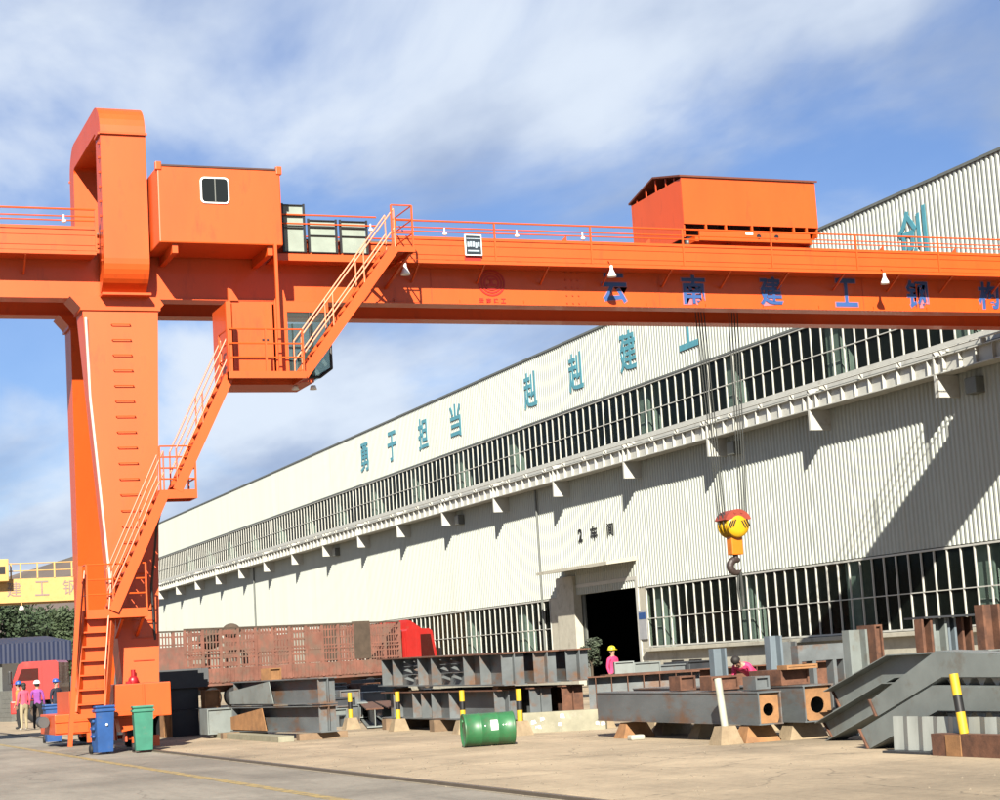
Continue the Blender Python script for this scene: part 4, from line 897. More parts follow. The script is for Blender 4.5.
# rusty long plate girders lying behind
for (a, b, lab) in (((588, 683), (700, 676), 'rusty plate girder lying in front of the factory door'),):
    A_ = OY(a[0], a[1], 35.0); B_ = OY(b[0], b[1], 34.0); A_.z = B_.z = .32
    ibeam('steel_beam', A_, B_, .72, .5, (STEEL, RUST), lab, 7, RUST)
    for s in (.1, .9): c = A_.lerp(B_, s); block('support_block', (c.x, c.y, 0), (.4, .5, .318), ('left' if s < .5 else 'right') + ' block under the rusty plate girder', CONC, 'support block')
A_ = OY(640, 700, 32.5); B_ = OY(800, 694, 31.6); A_.z = B_.z = .36
ibeam('steel_beam', A_, B_, .34, .4, (STEEL2, STEEL2), 'pale grey beam lying just behind the long box column', 5)
for s in (.1, .9): c = A_.lerp(B_, s); block('support_block', (c.x, c.y, 0), (.4, .5, .358), ('left' if s < .5 else 'right') + ' block under the pale grey beam', CONC, 'support block')
A_ = Vector((18.2, 39.5, .3)); B_ = Vector((26.5, 38.2, .3))
ibeam('steel_beam', A_, B_, .7, .5, (RUST, RUST), 'rusty beam lying farther back before the factory wall', 8)
for s in (.1, .9): c = A_.lerp(B_, s); block('support_block', (c.x, c.y, 0), (.4, .5, .298), ('left' if s < .5 else 'right') + ' block under the rusty back beam', CONC, 'support block')
# small heap of offcuts before the wall
for i, (px, w2, hh, mt, lab) in enumerate(((626, .5, 1.25, STEEL2, 'pale offcut standing right of the worker at the door'), (645, .7, 1.2, STEEL2, 'pale angular offcut before the factory wall'), (668, .9, 1.1, STEEL, 'grey offcut before the factory wall vents'), (690, .8, 1.15, STEELD, 'dark offcut before the factory wall vents'), (705, 1.1, .95, STEEL, 'wide grey offcut before the factory wall'))):
    c = OY(px, 676, 44.); piece('steel_offcut', (c.x - w2 / 2, 43.6, 0), (c.x + w2 / 2, 44.6, hh), mt, lab, rz=.2 * (i - 2))
# upright H stubs and frames
def upright(px, y, w2, z0, z1, m, lab, fm=None):
    c = OY(px, 680, y); t = thing('steel_upright', lab, 'steel upright', (c.x, y, z0))
    for s in (-1, 1): B((c.x + s * w2 / 2 - .02, y, z0), (c.x + s * w2 / 2 + .02, y + .2, z1)).build('flange', fm or m, t)
    B((c.x - w2 / 2 + .02, y + .16, z0), (c.x + w2 / 2 - .02, y + .19, z1)).build('web', m, t)
    return t
STEELB = mat('blue grey primer', (.2, .25, .29), .5, var=.12)
upright(722, 33.0, .25, .72, 1.45, STEELB, 'blue grey steel upright left of the bending worker')
upright(779, 29.5, .22, .62, 1.62, STEELB, 'tall blue grey steel upright right of the bending worker')
upright(792, 31.5, .3, .0, 1.5, STEEL, 'pale grey steel upright between the blue one and the slotted frame')
def slot_frame(px0, px1, y, z0, z1, lab, m=STEEL2):
    a = OY(px0, 680, y); b = OY(px1, 680, y); t = thing('slotted_frame', lab, 'steel frame', ((a.x + b.x) / 2, y, z0)); w2 = (b.x - a.x)
    B((a.x, y, z1 - .3), (b.x, y + .25, z1)).build('top_rail', m, t); B((a.x, y, z0), (b.x, y + .25, z0 + (z1 - z0) * .35)).build('bottom_rail', m, t)
    for s in (0., .3, .72, .93): B((a.x + s * w2, y + .002, z0 + (z1 - z0) * .35), (a.x + (s + .07) * w2, y + .248, z1 - .3)).build('rib', m, t)
    return t
slot_frame(800, 848, 30.5, .0, 1.42, 'grey slotted steel frame standing between the uprights', STEEL)
upright(862, 25.2, .30, .0, 1.62, STEEL2, 'pale grey steel upright with a rusty edge left of the cranked girders')
piece('rusty_plate', (OY(879, 680, 25).x, 25.0, 0), (OY(879, 680, 25).x + .14, 25.5, 1.68), RUST, 'tall rusty channel right of the pale upright')
for k, (px, w2, m, lab) in enumerate(((932, .16, RUST, 'dark rusty upright left of the row behind the cranked girders'), (945, .22, STEEL2, 'grey upright in the row behind the cranked girders'), (957, .12, STEELB, 'narrow blue grey upright in the row behind the cranked girders'), (972, .16, RUST, 'rusty upright in the row behind the cranked girders'))):
    upright(px, 24.5 + .1 * k, w2, 0, 1.72, m, lab, m)
single('cross_plate', MB().box((OY(928, 680, 24.5).x, 24.45, 1.725), (OY(990, 680, 24.5).x, 25.0, 1.755)), STEELD, 'dark cross plate laid over the row of uprights', 'plate')
upright(998, 22.5, .26, 0, 1.86, RUST, 'tallest rusty upright at the right edge of the yard')
# ---- cranked girders
def cranked(name, X, top, bot, wd, label, m=STEEL2, fo=.021):
    tp = [OX(x, y, X) for x, y in top]; bt = [OX(x, y, X) for x, y in bot]; t = thing(name, label, 'cranked girder', (X, bt[0].y, 0))
    dz = -min(0, min(p.z for p in bt) - .005)
    for p in tp + bt: p.z += dz
    poly = tp + bt[::-1]
    w_ = MB()
    for i in range(len(tp) - 1):
        w_.prism([tp[i], tp[i + 1], bt[i + 1], bt[i]], (.02, 0, 0))
    wo = w_.build('web', m, t)
    for nm, ch in (('top_flange', tp), ('bottom_flange', bt)):
        for i in range(len(ch) - 1):
            dn = .014 if nm == 'top_flange' else -.014
            MB().prism([ch[i] + Vector((fo, 0, 0)), ch[i + 1] + Vector((fo, 0, 0)), ch[i + 1] + Vector((fo, 0, dn)), ch[i] + Vector((fo, 0, dn))], (wd, 0, 0)).build(nm, m, t)
    MB().prism([tp[0] + Vector((-.03, .012, .01)), bt[0] + Vector((-.03, .012, 0)), bt[0] + Vector((-.03, .04, 0)), tp[0] + Vector((-.03, .04, .01))], (wd * .7, 0, 0)).build('end_plate', RUST, t)
    for i in range(5):
        s = (i + .5) / 5; c = tp[-2].lerp(tp[-1], s); b = bt[-2].lerp(bt[-1], s)
        MB().prism([c + Vector((.022, 0, -.02)), b + Vector((.022, 0, .02)), b + Vector((.022, .02, .02)), c + Vector((.022, .02, -.02))], (wd - .02, 0, 0)).build('stiffener', m, t)
    return t
cg1 = cranked('cranked_girder', 14.05, [(871, 700), (934, 652), (1030, 656)], [(878, 716), (942, 677), (1030, 677)], .34, 'upper pale grey cranked girder of the front pair at the right')
cg2 = cranked('cranked_girder', 14.02, [(861, 730), (931, 687), (1030, 688)], [(870, 749), (938, 711), (1030, 712)], .34, 'lower pale grey cranked girder of the front pair, its rusty foot on the ground')
cranked('cranked_girder', 15.1, [(834, 691), (897, 655), (1000, 650)], [(843, 710), (905, 676), (1000, 670)], .36, 'upper grey cranked girder of the rear pair', STEEL2, -.18)
cranked('cranked_girder', 15.05, [(826, 731), (893, 692), (1000, 690)], [(836, 748.5), (900, 713), (1000, 712)], .36, 'lower grey cranked girder of the rear pair, its foot left of the front ones', STEEL2, -.18)
for i in range(4):
    for (y0, par) in ((686, cg1), (722, cg2)):
        c = OX(952 + i * 15, y0 - 4, 14.2); MB().prism([c + Vector((0, .12, .07)), c + Vector((0, -.12, .07)), c + Vector((0, 0, -.06))], (.25, 0, 0)).build('wedge', WHITEM, par)
# corrugated decking leaning on its edge
a = OX(894, 747, 13.75); a.z = .03
m = MB(); n = 28; vs = []; L = 4.6
for i in range(n + 1):
    y = a.y - L * i / n; x = 13.75 + (.05 if (i // 1) % 2 else 0)
    vs += [(x, y, .03), (x + .02, y, .46)]
m.add(vs, [(2 * i, 2 * i + 2, 2 * i + 3, 2 * i + 1) for i in range(n)]); m.add([(v[0] + .012, v[1], v[2]) for v in vs], [(2 * i + 1, 2 * i + 3, 2 * i + 2, 2 * i) for i in range(n)])
single('corrugated_decking', m, GALV, 'pale ribbed galvanised decking sheet standing before the cranked girders', 'decking')
single('deck_bearer', MB().box((13.6, a.y - 4.6, 0), (14.4, a.y + .05, .028)), STEELD, 'flat dark bearer under the galvanised decking', 'bearer')
# rusty base with leaning bollard at the right
c = G(955, 753.5)
t = thing('rusty_channel', 'rust brown box channel lying in front of the galvanised decking at the right', 'steel channel', (c.x, c.y, 0))
B((13.55, c.y - 3.2, 0), (13.72, c.y, .27)).build('body', RUST, t); B((13.535, c.y - .62, .003), (13.549, c.y - .32, .262)).build('painted_patch', RUST2, t)
bollard(OX(963, 735, 13.62).y, 'yellow and black bollard standing on the rusty channel at the right', 13.64, (-.02, .12), False, .27, .72)
# ================================================================== BINS
def wheelie(px, py, m, lab, rz, wd=.46, dp=.5, ht=.95):
    c = G(px, py); t = local('wheeled_bin', lab, 'bin', (c.x, c.y + dp / 2, 0), rz)
    k = .84; z0 = .04
    b = MB().add([(-wd / 2 * k, -dp / 2 * k, z0), (wd / 2 * k, -dp / 2 * k, z0), (wd / 2 * k, dp / 2 * k, z0), (-wd / 2 * k, dp / 2 * k, z0), (-wd / 2, -dp / 2, ht), (wd / 2, -dp / 2, ht), (wd / 2, dp / 2, ht), (-wd / 2, dp / 2, ht)],
                 [(0, 3, 2, 1), (4, 5, 6, 7), (0, 1, 5, 4), (1, 2, 6, 5), (2, 3, 7, 6), (3, 0, 4, 7)])
    b.build('body', m, t)
    MB().bbox((-wd / 2 - .025, -dp / 2 - .025, ht - .08), (wd / 2 + .025, dp / 2 + .025, ht - .03), .01).build('rim', m, t)
    MB().bbox((-wd / 2 - .02, -dp / 2 - .03, ht), (wd / 2 + .02, dp / 2 + .03, ht + .05), .02).build('lid', m, t)
    for s in (-1, 1): MB().lathe([(0, -.03), (.095, -.03), (.095, .03), (0, .03)], (s * (wd / 2 - .02), dp / 2, .1), (1, 0, 0), 16).build('wheel', BLACK, t)
    MB().tube((-wd / 2 + .05, dp / 2 + .07, ht - .02), (wd / 2 - .05, dp / 2 + .07, ht - .02), .015).build('handle', m, t)
    return t
t = wheelie(105, 754, BLUEP, 'blue wheeled bin standing beside the crane stair', .12, .40, .5, .98)
MB().ball((.03, -.25, .62), .03, seg=10, rings=6).build('sticker', WHITE, t)
for z in (.35, .52, .68, .82): MB().bbox((-.245, -.12, z), (-.19, .1, z + .06), .015).build('side_rib', BLUEP, t)
wheelie(146, 752, TEAL, 'teal green wheeled bin in front of the crane bogie', -.1, .42, .5, .93)
c = OY(55, 712, 51.2); t = wheelie(55, 741, BLUEP, 'blue bin behind the far crane bogie', 0, .45, .5, .98); t.location = (c.x, 51.6, 0)
# ================================================================== TRUCKS
def truck_cab(t, m, L=2.1, wd=2.4, z0=.95, z1=2.75, defl=True):
    """cab parts; forward is +x, origin at the rear of the cab on the ground"""
    prof = [(0, z0), (L, z0), (L + .02, z0 + .75), (L - .28, z1 - .12), (L - .5, z1), (.1, z1), (0, z1 - .1)]
    cb_ = MB().prism([(x, -wd / 2, z) for x, z in prof], (0, wd, 0)).build('cab', m, t)
    MB().prism([(L + .025, -wd / 2 + .12, z0 + .82), (L + .025, wd / 2 - .12, z0 + .82), (L - .24, wd / 2 - .16, z1 - .16), (L - .24, -wd / 2 + .16, z1 - .16)], (.02, 0, .01)).build('windscreen', GLASS, cb_)
    for s in (-1, 1):
        y = s * (wd / 2 + .003)
        d_ = MB().prism([(L - 1.3, y, z0 + .03), (L - .12, y, z0 + .03), (L - .1, y, z0 + .75), (L - .38, y, z1 - .2), (L - 1.3, y, z1 - .2)], (0, s * .012, 0)).build('door', m, cb_)
        MB().prism([(L - 1.15, y + s * .013, z0 + .86), (L - .22, y + s * .013, z0 + .86), (L - .44, y + s * .013, z1 - .3), (L - 1.15, y + s * .013, z1 - .3)], (0, s * .008, 0)).build('window', GLASS, d_)
        MB().box((L - 1.2, y + s * .013, z0 + .6), (L - 1.0, y + s * .03, z0 + .64)).build('handle', BLACKP, d_)
        MB().bbox((L - .02, s * (wd / 2 + .12), z0 + .75), (L + .1, s * (wd / 2 + .3), z0 + 1.3), .03).build('mirror', BLACKP, cb_)
        MB().bbox((L - .02, s * .75 - .25, .62), (L + .06, s * .75 + .25, .82), .03).build('headlight', WHITE, cb_)
    MB().bbox((L - .35, -wd / 2, .4), (L + .1, wd / 2, .95), .05).build('bumper', m, cb_)
    if defl: MB().prism([(.15, -wd / 2 + .1, z1), (1.2, -wd / 2 + .1, z1), (.45, -wd / 2 + .1, z1 + .42), (.15, -wd / 2 + .1, z1 + .48)], (0, wd - .2, 0)).build('roof_deflector', m, cb_)
    return cb_
def wheel(t, x, y, r=.5, wd=.3):
    w_ = MB().lathe([(.26, -wd / 2), (r - .05, -wd / 2), (r, -wd / 2 + .05), (r, wd / 2 - .05), (r - .05, wd / 2), (.26, wd / 2)], (x, y, r), (0, 1, 0), 22).build('wheel', BLACK, t)
    MB().lathe([(0, -.05), (.1, -.08), (.25, -.03), (.27, -wd / 2), (.27, wd / 2), (.25, .03), (.1, .08), (0, .05)], (x, y, r), (0, 1, 0), 18).build('rim', BROWN, w_)
TA = Vector((18.4, 88.6, 0)); TB = Vector((30.8, 93.8, 0)); ang = math.atan2(TB.y - TA.y, TB.x - TA.x); TL = (TB - TA).length
t = local('cargo_trailer', 'long faded red stake-sided trailer with lattice panels along the factory wall', 'trailer', TA, ang)
m = MB(); m.box((0, -1.2, 1.06), (TL, 1.2, 1.2)); m.box((.2, -.5, .75), (TL - .2, -.35, 1.055)); m.box((.2, .35, .75), (TL - .2, .5, 1.055)); m.build('bed', RUSTRED, t)
ncell = 13; pc = TL / ncell; rt_ = random.Random(9)
for s in (-1, 1):
    y = s * 1.2
    sk = MB().box((0, y - .03, 1.2), (TL, y + .03, 1.88))
    for i in range(60): sk.box((i * TL / 60 + .03, y + s * .031, 1.24), (i * TL / 60 + .12, y + s * .055, 1.84))
    sk.build('drop_side', RUSTRED, t)
    B((0, y - .05, 3.72), (TL, y + .05, 3.8)).build('top_rail', BROWN, t); B((0, y - .04, 2.55), (TL, y + .04, 2.61)).build('mid_rail', RUSTRED, t)
    for i in range(ncell + 1): B((i * pc - .07 if i else 0, y - .06, 1.2), (i * pc + .07, y + .06, 3.72)).build('stake', RUSTRED, t)
    for i in range(ncell):
        a, b = i * pc + .072, (i + 1) * pc - .072; q = MB(); kind = 'LLSLPLLPLLTLL'[i]
        if kind == 'T': q.box((a - .1, y - .07, 1.95), (b + .1, y + .075, 3.85)); q.build('tarpaulin', BROWN, t); continue
        if kind == 'P': q.box((a, y - .02, 2.62), (b, y + .02, 3.4)); 
        if kind == 'P' and i % 2: q.box((a, y - .02, 1.9), (b, y + .02, 2.54))
        nh = 5
        for k in range(nh): z = 1.95 + k * .38; q.box((a, y - .018, z), (b, y + .018, z + (.2 if kind == 'S' else .07)))
        for k in range(1, 5): x = a + (b - a) * k / 5; q.box((x - .025, y - .022, 1.9), (x + .025, y + .022, 3.7))
        q.build('lattice_panel', RUSTRED, t)
m = MB(); m.box((TL - .06, -1.13, 1.2), (TL, 1.13, 3.7)); m.build('headboard', RUSTRED, t); B((0, -1.13, 1.2), (.06, 1.13, 3.0)).build('tailgate', RUSTRED, t)
for x in (1.6, 2.95, 4.3): 
    for y in (-1.0, 1.0): wheel(t, x, y)
for x, z, s in ((2.1, 3.3, .55), (3.4, 3.65, .4)): 
    MB().ball((x, -.3, z), s, (1.2, 1, .9), 16, 10).build('load_bundle', BROWN, t)
u = Vector((math.cos(ang), math.sin(ang), 0)); tp_ = TA + u * (TL + .5)
t = local('red_truck', 'red truck tractor with roof deflector coupled to the faded red trailer', 'truck', tp_, ang)
truck_cab(t, REDCAB, 2.1, 2.4, 1.0, 3.35)
m = MB(); m.box((-3.2, -.45, .7), (2.0, -.3, .95)); m.box((-3.2, .3, .7), (2.0, .45, .95)); m.build('chassis', BLACKP, t)
for x in (1.3, -1.2, -2.5):
    for y in (-1.0, 1.0): wheel(t, x, y)
B((-.12, -1.15, 1.0), (-.03, 1.15, 2.9)).build('rear_panel', REDCAB, t)
# red truck on the left
c = G(40, 722.5); t = local('red_truck', 'red truck facing left behind the group of people at the left edge', 'truck', (c.x + 1.3, c.y + 1.6, 0), math.radians(180 - 20))
truck_cab(t, REDCAB, 2.0, 2.35, .95, 2.62, False)
m = MB(); m.box((-6, -.45, .7), (1.9, -.3, .95)); m.box((-6, .3, .7), (1.9, .45, .95)); m.build('chassis', BLACKP, t)
m = MB(); m.box((-6.2, -1.15, 1.15), (-.5, 1.15, 1.3)); m.box((-6.2, -1.15, 1.3), (-.5, -1.1, 1.9)); m.box((-6.2, 1.1, 1.3), (-.5, 1.15, 1.9)); m.build('load_bed', STEELD, t)
for x in (1.0, -3.6, -4.9):
    for y in (-.98, .98): wheel(t, x, y)
q = MB().lathe([(0, 0), (.35, .05), (.55, .4), (.6, .8), (.5, 1.2), (.28, 1.35), (0, 1.35)], (-1.6, .2, 2.35), (-.6, -.5, .5), 16); q.build('load_drum', mat('dusty grey drum', (.3, .28, .22), .8), t)
B((-1.9, -.8, 1.3), (-.7, .9, 2.2)).build('load_crate', mat('dusty grey crate', (.2, .19, .16), .9), t)
# ================================================================== LEFT BACKGROUND
# low grey wall
a = G(-40, 722.5); b = G(11.5, 721.5)
w_ = thing('block_wall', 'low grey concrete block wall at the left edge beside the red truck', 'wall', (b.x, b.y, 0)); dw = (a - b).normalized(); nw = Vector((-dw.y, dw.x, 0)); nw = nw if nw.y > 0 else -nw
for r in range(7):
    k = 0; s = -.2 if r % 2 else 0.
    while s < 3.6:
        s0, s1 = max(0, s), min(3.6, s + .385); p = b + dw * s0; q = b + dw * s1
        if s1 - s0 > .05: MB().prism([p, q, q + nw * .2, p + nw * .2], (0, 0, .195)).build('block', GREYBLK if 'GREYBLK' in globals() else globals().setdefault('GREYBLK', mat('grey concrete block', (.2, .2, .18), .9, var=.15, bump=.2)), w_).location = (0, 0, r * .205)
        s += .4
# blue roofed shed
a = OY(-60, 663, 112.); b = OY(72, 657, 112.)
t = thing('open_shed', 'open shed with a dark blue sheet roof edge and white back wall at the left', 'shed', ((a.x + b.x) / 2, 112, 0))
zr0 = OY(20, 663, 112).z; zr1 = OY(20, 643, 112).z
m = MB(); n = 60; vs = []
for i in range(n + 1):
    x = a.x + (b.x - a.x) * i / n; dd = .015 if i % 2 else 0
    vs += [(x, 112 - dd, zr0), (x, 112.02 - dd, zr1), (x, 122, zr1 + .6)]
m.add(vs, [(3 * i + k, 3 * i + 3 + k, 3 * i + 4 + k, 3 * i + 1 + k) for i in range(n) for k in (0, 1)]); m.build('roof', BLUEROOF, t)
for i in range(5): x = a.x + (b.x - a.x) * (i + .2) / 5; B((x, 112.3, 0), (x + .2, 112.5, zr0)).build('post', GREYM, t)
B((a.x, 121.8, 0), (b.x - 1.0, 122, zr1)).build('back_wall', WHITE, t)
# far yellow crane
fc_ = thing('gantry_crane', 'yellow crane paled as by haze, with grey lettering far behind at the left edge', 'gantry crane', (22, 138, 0))
zb_ = OY(40, 601.5, 138).z; zt_ = OY(40, 578, 138).z
for y in (138., 141.): B((-12, y, zb_), (25, y + .8, zt_)).build('girder', YELCRANE, fc_)
c = OY(2, 578, 137.6); MB().bbox((c.x - 3.2, 136.9, zt_ - .2), (OY(8.5, 570, 137).x, 139.5, OY(4, 559, 137).z), .05).build('electrical_house', YELCRANE, fc_)
hh = fc_.children[-1]; e = OY(1.5, 570, 136.9); B((e.x - .3, 136.87, e.z - .3), (e.x + .25, 136.9, e.z + .25)).build('window', BLACKP, hh)
for z in (zt_ + .55, zt_ + 1.1): MB().tube((OY(9, 575, 138).x, 138, z), (25, 138, z), .04, n=5).build('handrail', YELCRANE, fc_)
for px in (11, 20.5, 37.5, 54.5, 72): x = OY(px, 578, 138).x; B((x - .05, 137.95, zt_), (x + .05, 138.05, zt_ + 1.15)).build('stanchion', YELCRANE, fc_)
GREYLET = mat('faded lettering', (.34, .25, .24), .6)
for ch, px in zip('建工钢', (14, 42, 70)): c = OY(px, 591, 138); lettering('girder_character', ch, GREYLET, fc_, (c.x, 137.98, (zb_ + zt_) / 2 + .1), (1, 0, 0), (0, 0, 1), 1.0, 1.05, .0, .01)
for y in (137., 141.5): MB().add([(23.4, y, 0), (24.2, y, 0), (24.2, y + .8, 0), (23.4, y + .8, 0), (22.8, y + .3, zb_), (24.6, y + .3, zb_), (24.6, y + 1.1, zb_), (22.8, y + 1.1, zb_)], [(0, 3, 2, 1), (4, 5, 6, 7), (0, 1, 5, 4), (1, 2, 6, 5), (2, 3, 7, 6), (3, 0, 4, 7)]).build('leg', YELCRANE, fc_)
MB().tube((OY(21.5, 603, 137.8).x, 137.8, zb_), (OY(21.5, 603, 137.8).x, 137.8, zb_ - .25), .05).build('lamp_stem', YELCRANE, fc_); x = OY(21.5, 603, 137.8).x; MB().lathe([(0, .3), (.12, .25), (.22, 0), (0, .02)], (x, 137.8, zb_ - .55), (0, 0, 1), 12).build('lamp_shade', WHITE, fc_)
# ================================================================== TREES
def leaf_mat(n, c): return mat(n, c, .7, var=.45, scale=1.2)
LEAF = [leaf_mat('dark leaves', (.05, .085, .035)), leaf_mat('mid leaves', (.07, .105, .045)), leaf_mat('dull leaves', (.07, .095, .055))]
BARK = mat('bark', (.1, .075, .05), .9)
def tree(name, loc, h, r, label, lm, seed, n=2600, ls=.32, group=None, trunk_h=.35):
    rn = random.Random(seed); t = local(name, label, 'tree' if h > 3 else 'shrub', loc, 0, group)
    tk = MB(); tk.tube((0, 0, 0), (.05 * r, 0, h * trunk_h), .035 * h, .022 * h, 8); cl = []
    for i in range(11):
        a = rn.uniform(0, 6.28); rr_ = r * rn.uniform(.2, .75); z = h * rn.uniform(trunk_h, .92); p = Vector((rr_ * math.cos(a), rr_ * math.sin(a), z)); cl.append((p, r * rn.uniform(.28, .5)))
        tk.tube((.05 * r, 0, h * trunk_h * rn.uniform(.7, 1)), p, .012 * h, .004 * h, 5)
    cl.append((Vector((0, 0, h * .9)), r * .4)); tk.build('trunk', BARK, t)
    m = MB()
    for i in range(n):
        c, cr_ = rn.choice(cl); d = Vector((rn.gauss(0, 1), rn.gauss(0, 1), rn.gauss(0, .8))).normalized() * cr_ * (rn.random() ** .4); p = c + d
        u = Vector((rn.gauss(0, 1), rn.gauss(0, 1), rn.gauss(0, 1))).normalized(); v = u.orthogonal().normalized(); s = ls * rn.uniform(.6, 1.3)
        m.add([p - u * s, p + v * s * .5, p + u * s, p - v * s * .5], [(0, 1, 2, 3)])
    m.build('crown', lm, t); return t
TG = 'trees beyond the yard'
for i, (px, top, Y, r, lab) in enumerate(((2, 601, 165, 4.2, 'dark rounded tree at the left edge below the yellow crane'), (15, 617, 172, 2.6, 'lower bushy tree second from the left edge'), (36, 622, 168, 2.6, 'small dense tree in the middle of the far row'), (48, 611, 175, 3.8, 'tall bushy tree right of the middle of the far row'), (63, 613, 170, 3.6, 'dull green tree beside the orange crane leg'), (-14, 600, 170, 4.0, 'big dark tree cut by the left edge'), (80, 616, 176, 3.6, 'tree hidden mostly behind the orange crane leg'))):
    p = OY(px, top, Y); tree('tree', (p.x, Y, 0), p.z, r, lab, LEAF[i % 3], 20 + i, 6000, .24, TG, .2)
c = Vector((OY(591, 660, 77.).x, 77., 0)); tree('shrub', (c.x, 77, 0), OY(591, 638, 77).z, .62, 'small dark shrub beside the worker at the factory door', LEAF[2], 77, 900, .09, None, .5)
# ================================================================== PEOPLE
def person(loc, rz, h, top, legs, label, hair=None, hat=None, pose='stand', shoes=None, sleeves=True):
    t = local('person', label, 'person', loc, rz)
    s = h / 1.72; bend = 1.15 if pose == 'bend' else 0.
    hip = Vector((0, 0, .92)); 
    def tw(x, f, z):     # torso point: sideways x, forward f (-y), height z above the hip, bent forward
        return Vector((x, -(math.sin(bend) * z + math.cos(bend) * f), .92 + math.cos(bend) * z - math.sin(bend) * f))
    V, E, Rr = [], [], []
    def v(p, r, par=None, r2=None):
        V.append(Vector(p)); Rr.append((r, r2 or r)); i = len(V) - 1
        if par is not None: E.append((par, i))
        return i
    pel = v(hip, .155, None, .11); wst = v(tw(0, 0, .16), .135, pel, .1); chs = v(tw(0, 0, .34), .165, wst, .115); shd = v(tw(0, 0, .5), .12, chs, .09); nk = v(tw(0, .01, .58), .055, shd); hd0 = v(tw(0, .02, .64), .062, nk); hd1 = v(tw(0, .015, .72), .085, hd0, .1); hd2 = v(tw(0, 0, .81), .062, hd1, .07)
    wr = []
    for q, sx in enumerate((-1, 1)):
        hp = v((sx * .1, 0, .86), .095, pel); st_ = .04 * sx; kn = v((sx * .11, -.03 + st_, .48), .068, hp); an = v((sx * .115, .02 + st_, .09), .045, kn); v((sx * .13, -.13 + st_, .045), .042, an, .035)
        sh = v(tw(sx * .185, 0, .48), .068, shd)
        if pose == 'bend': el = v(tw(sx * .22, .2, .38), .05, sh); w_ = v(tw(sx * .18, .42, .34), .036, el)
        elif pose == 'talk' and sx > 0: el = v(tw(.25, .02, .22), .048, sh); w_ = v(tw(.16, .24, .2), .034, el)
        else: el = v(tw(sx * .245, -.02, .21), .048, sh); w_ = v(tw(sx * .25, .07, -.02), .034, el)
        wr.append((V[w_], (V[w_] - V[el]).normalized()))
    me = bpy.data.meshes.new('body'); me.from_pydata([p * s for p in V], E, []); ob = bpy.data.objects.new('body', me); col.objects.link(ob)
    md = ob.modifiers.new('skin', 'SKIN'); md.use_smooth_shade = True; me.update()
    for i, (r, r2) in enumerate(Rr): me.skin_vertices[0].data[i].radius = (r * s, r2 * s)
    me.skin_vertices[0].data[0].use_root = True
    sb_ = ob.modifiers.new('sub', 'SUBSURF'); sb_.levels = 1; sb_.render_levels = 1
    bpy.context.view_layer.update()
    bm_ = bpy.data.meshes.new_from_object(ob.evaluated_get(bpy.context.evaluated_depsgraph_get())); bpy.data.objects.remove(ob)
    mb = MB(); vs = [x.co.copy() for x in bm_.vertices]
    hc = tw(0, .02, .7) * s; wl = tw(0, 0, .06) * s; td = (tw(0, 0, 1) - tw(0, 0, 0)).normalized(); neck = tw(0, 0, .56) * s
    for f in bm_.polygons:
        c = Vector(f.center); mi = 1
        if (c - neck).dot(td) > 0 and (c - hc).length < .3 * s: mi = 0
        elif min((c - w0 * s).dot(wd_) / s if (c - w0 * s).length < .12 * s else -9 for w0, wd_ in wr) > -.0 or any((c - w0 * s).length < .05 * s for w0, _ in wr): mi = 0
        elif c.z < .1 * s: mi = 3
        elif (c - wl).dot(td) < 0 and c.z < .95 * s and abs(c.x) < .2 * s: mi = 2
        mb.add([vs[i] for i in f.vertices], [tuple(range(len(f.vertices)))], mi, True)
    # palm and five fingers closing the arms
    for w0, wd_ in wr:
        w0 = w0 * s; sdv = wd_.cross(Vector((0, 1, .2))).normalized(); mb.bar(w0, w0 + wd_ * .09 * s, .07 * s, .03 * s, sdv.cross(wd_), 0)
        for k in range(4):
            b0 = w0 + wd_ * .085 * s + sdv * (k - 1.5) * .018 * s; b1 = b0 + wd_ * (.045, .05, .047, .036)[k] * s; b2 = b1 + (wd_ * .6 + Vector((0, -.5, -.2))).normalized() * .03 * s
            mb.tube(b0, b1, .009 * s, .0085 * s, 6); mb.tube(b1, b2, .0085 * s, .006 * s, 6)
        b0 = w0 + wd_ * .03 * s - sdv * .03 * s; b1 = b0 + (wd_ - sdv * .8).normalized() * .05 * s; mb.tube(b0, b1, .011 * s, .008 * s, 6); mb.tube(b1, b1 + wd_ * .03 * s, .008 * s, .006 * s, 6)
    # face: nose, eyes, mouth, ears
    fwd = (tw(0, 1, .72) - tw(0, 0, .72)).normalized(); o = tw(0, 0, .72) * s
    mb.ball(o + fwd * .105 * s, .017 * s, (1, 1, 1.4), 8, 6)
    for sx in (-1, 1): mb.ball(o + fwd * .088 * s + td * .025 * s + Vector((sx * .033 * s, 0, 0)), .011 * s, seg=8, rings=5, mi=4); mb.ball(o + Vector((sx * .085 * s, 0, 0)), .022 * s, (.5, 1, 1.3), 8, 6)
    mb.bar(o + fwd * .09 * s - td * .05 * s - Vector((.025 * s, 0, 0)), o + fwd * .09 * s - td * .05 * s + Vector((.025 * s, 0, 0)), .012 * s, .01 * s, mi=5)
    bpy.data.meshes.remove(bm_)
    mb.build('body', [SKIN, top, legs, shoes or BLACK, BLACK, mat('lips', (.4, .16, .12), .6)], t)
    hm = mat('black hair', (.02, .016, .014), .7)
    hb = MB(); hcn = tw(0, -.012, .755) * s
    hb.ball(hcn, .098 * s, (1, 1.08, .95), 14, 9)
    if hair == 'long': hb.ball(tw(0, -.06, .66) * s, .075 * s, (1, .7, 1.4), 12, 8)
    hb.build('hair', hm, t)
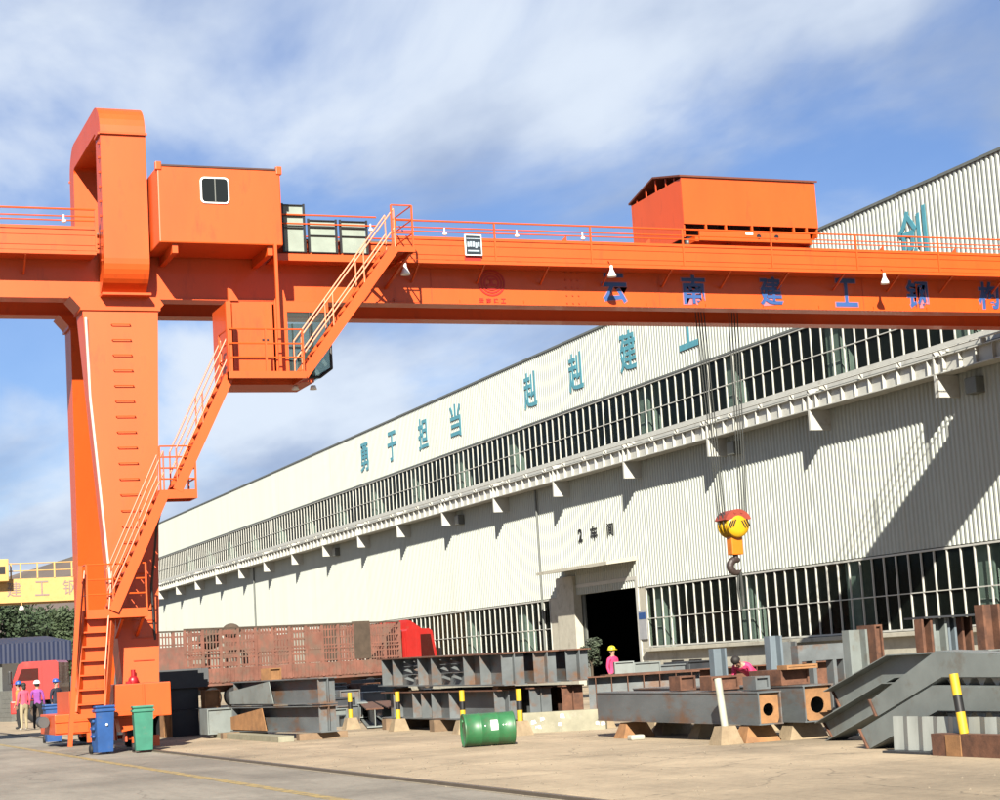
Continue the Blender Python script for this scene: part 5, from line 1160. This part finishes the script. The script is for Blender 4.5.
    if hat:
        hp_ = tw(0, -.01, .775) * s; q = MB(); q.lathe([(.125, 0), (.15, .0), (.122, .02), (.118, .06), (.095, .105), (.05, .13), (.0, .137)], hp_, td, 18)
        q.prism([hp_ + Vector((-.08, 0, 0)) + fwd * .09, hp_ + Vector((.08, 0, 0)) + fwd * .09, hp_ + Vector((.05, 0, 0)) + fwd * .19, hp_ + Vector((-.05, 0, 0)) + fwd * .19], td * .012); q.build('hard_hat', hat, t)
    return t
PINK = mat('pink jacket', (.85, .12, .22), .8, var=.12, scale=8); HOTP = mat('hot pink jacket', (.95, .06, .22), .75, var=.12, scale=8); PURP = mat('purple jacket', (.34, .07, .40), .8, var=.12, scale=8); ORJ = mat('orange top', (.75, .27, .06), .8); NAVY = mat('navy jacket', (.02, .022, .045), .8)
KHAKI = mat('khaki trousers', (.5, .42, .26), .85, var=.1); BLKT = mat('black trousers', (.018, .018, .02), .85); BLHAT = mat('blue hard hat', (.04, .13, .5), .4); WHHAT = mat('white hard hat', (1., 1., .95), .4); YHAT = mat('yellow hard hat', (1.2, .95, .04), .4); WSHOE = mat('white shoes', (.9, .88, .8), .6)
g = G(24.5, 730.5); person((g.x, g.y, 0), math.radians(200), 1.66, PINK, KHAKI, 'person in a pink jacket and khaki trousers in the group at the left', 'long', None, 'stand', WSHOE)
g = G(19, 729.5); person((g.x, g.y, 0), math.radians(250), 1.68, ORJ, BLKT, 'person in an orange top, black trousers and blue hard hat, leftmost of the group', None, BLHAT)
g = G(38, 729); person((g.x, g.y, 0), math.radians(160), 1.66, PURP, BLKT, 'person in a purple jacket and black trousers with a white hard hat', None, WHHAT, 'talk')
g = G(57, 728.2); person((g.x, g.y, 0), math.radians(30), 1.68, NAVY, BLKT, 'person in dark clothes with a blue hard hat beside the far crane bogie', None, BLHAT)
g = OY(613, 665, 53.); person((g.x, 53., 0), math.radians(20), 1.6, HOTP, BLKT, 'worker in a pink jacket and yellow hard hat standing at the factory door', None, YHAT)
g = OY(753, 665, 33.5); person((g.x, 33.5, 0), math.radians(-60), 1.66, HOTP, BLKT, 'worker in a pink jacket bending over between the steel uprights', None, None, 'bend')
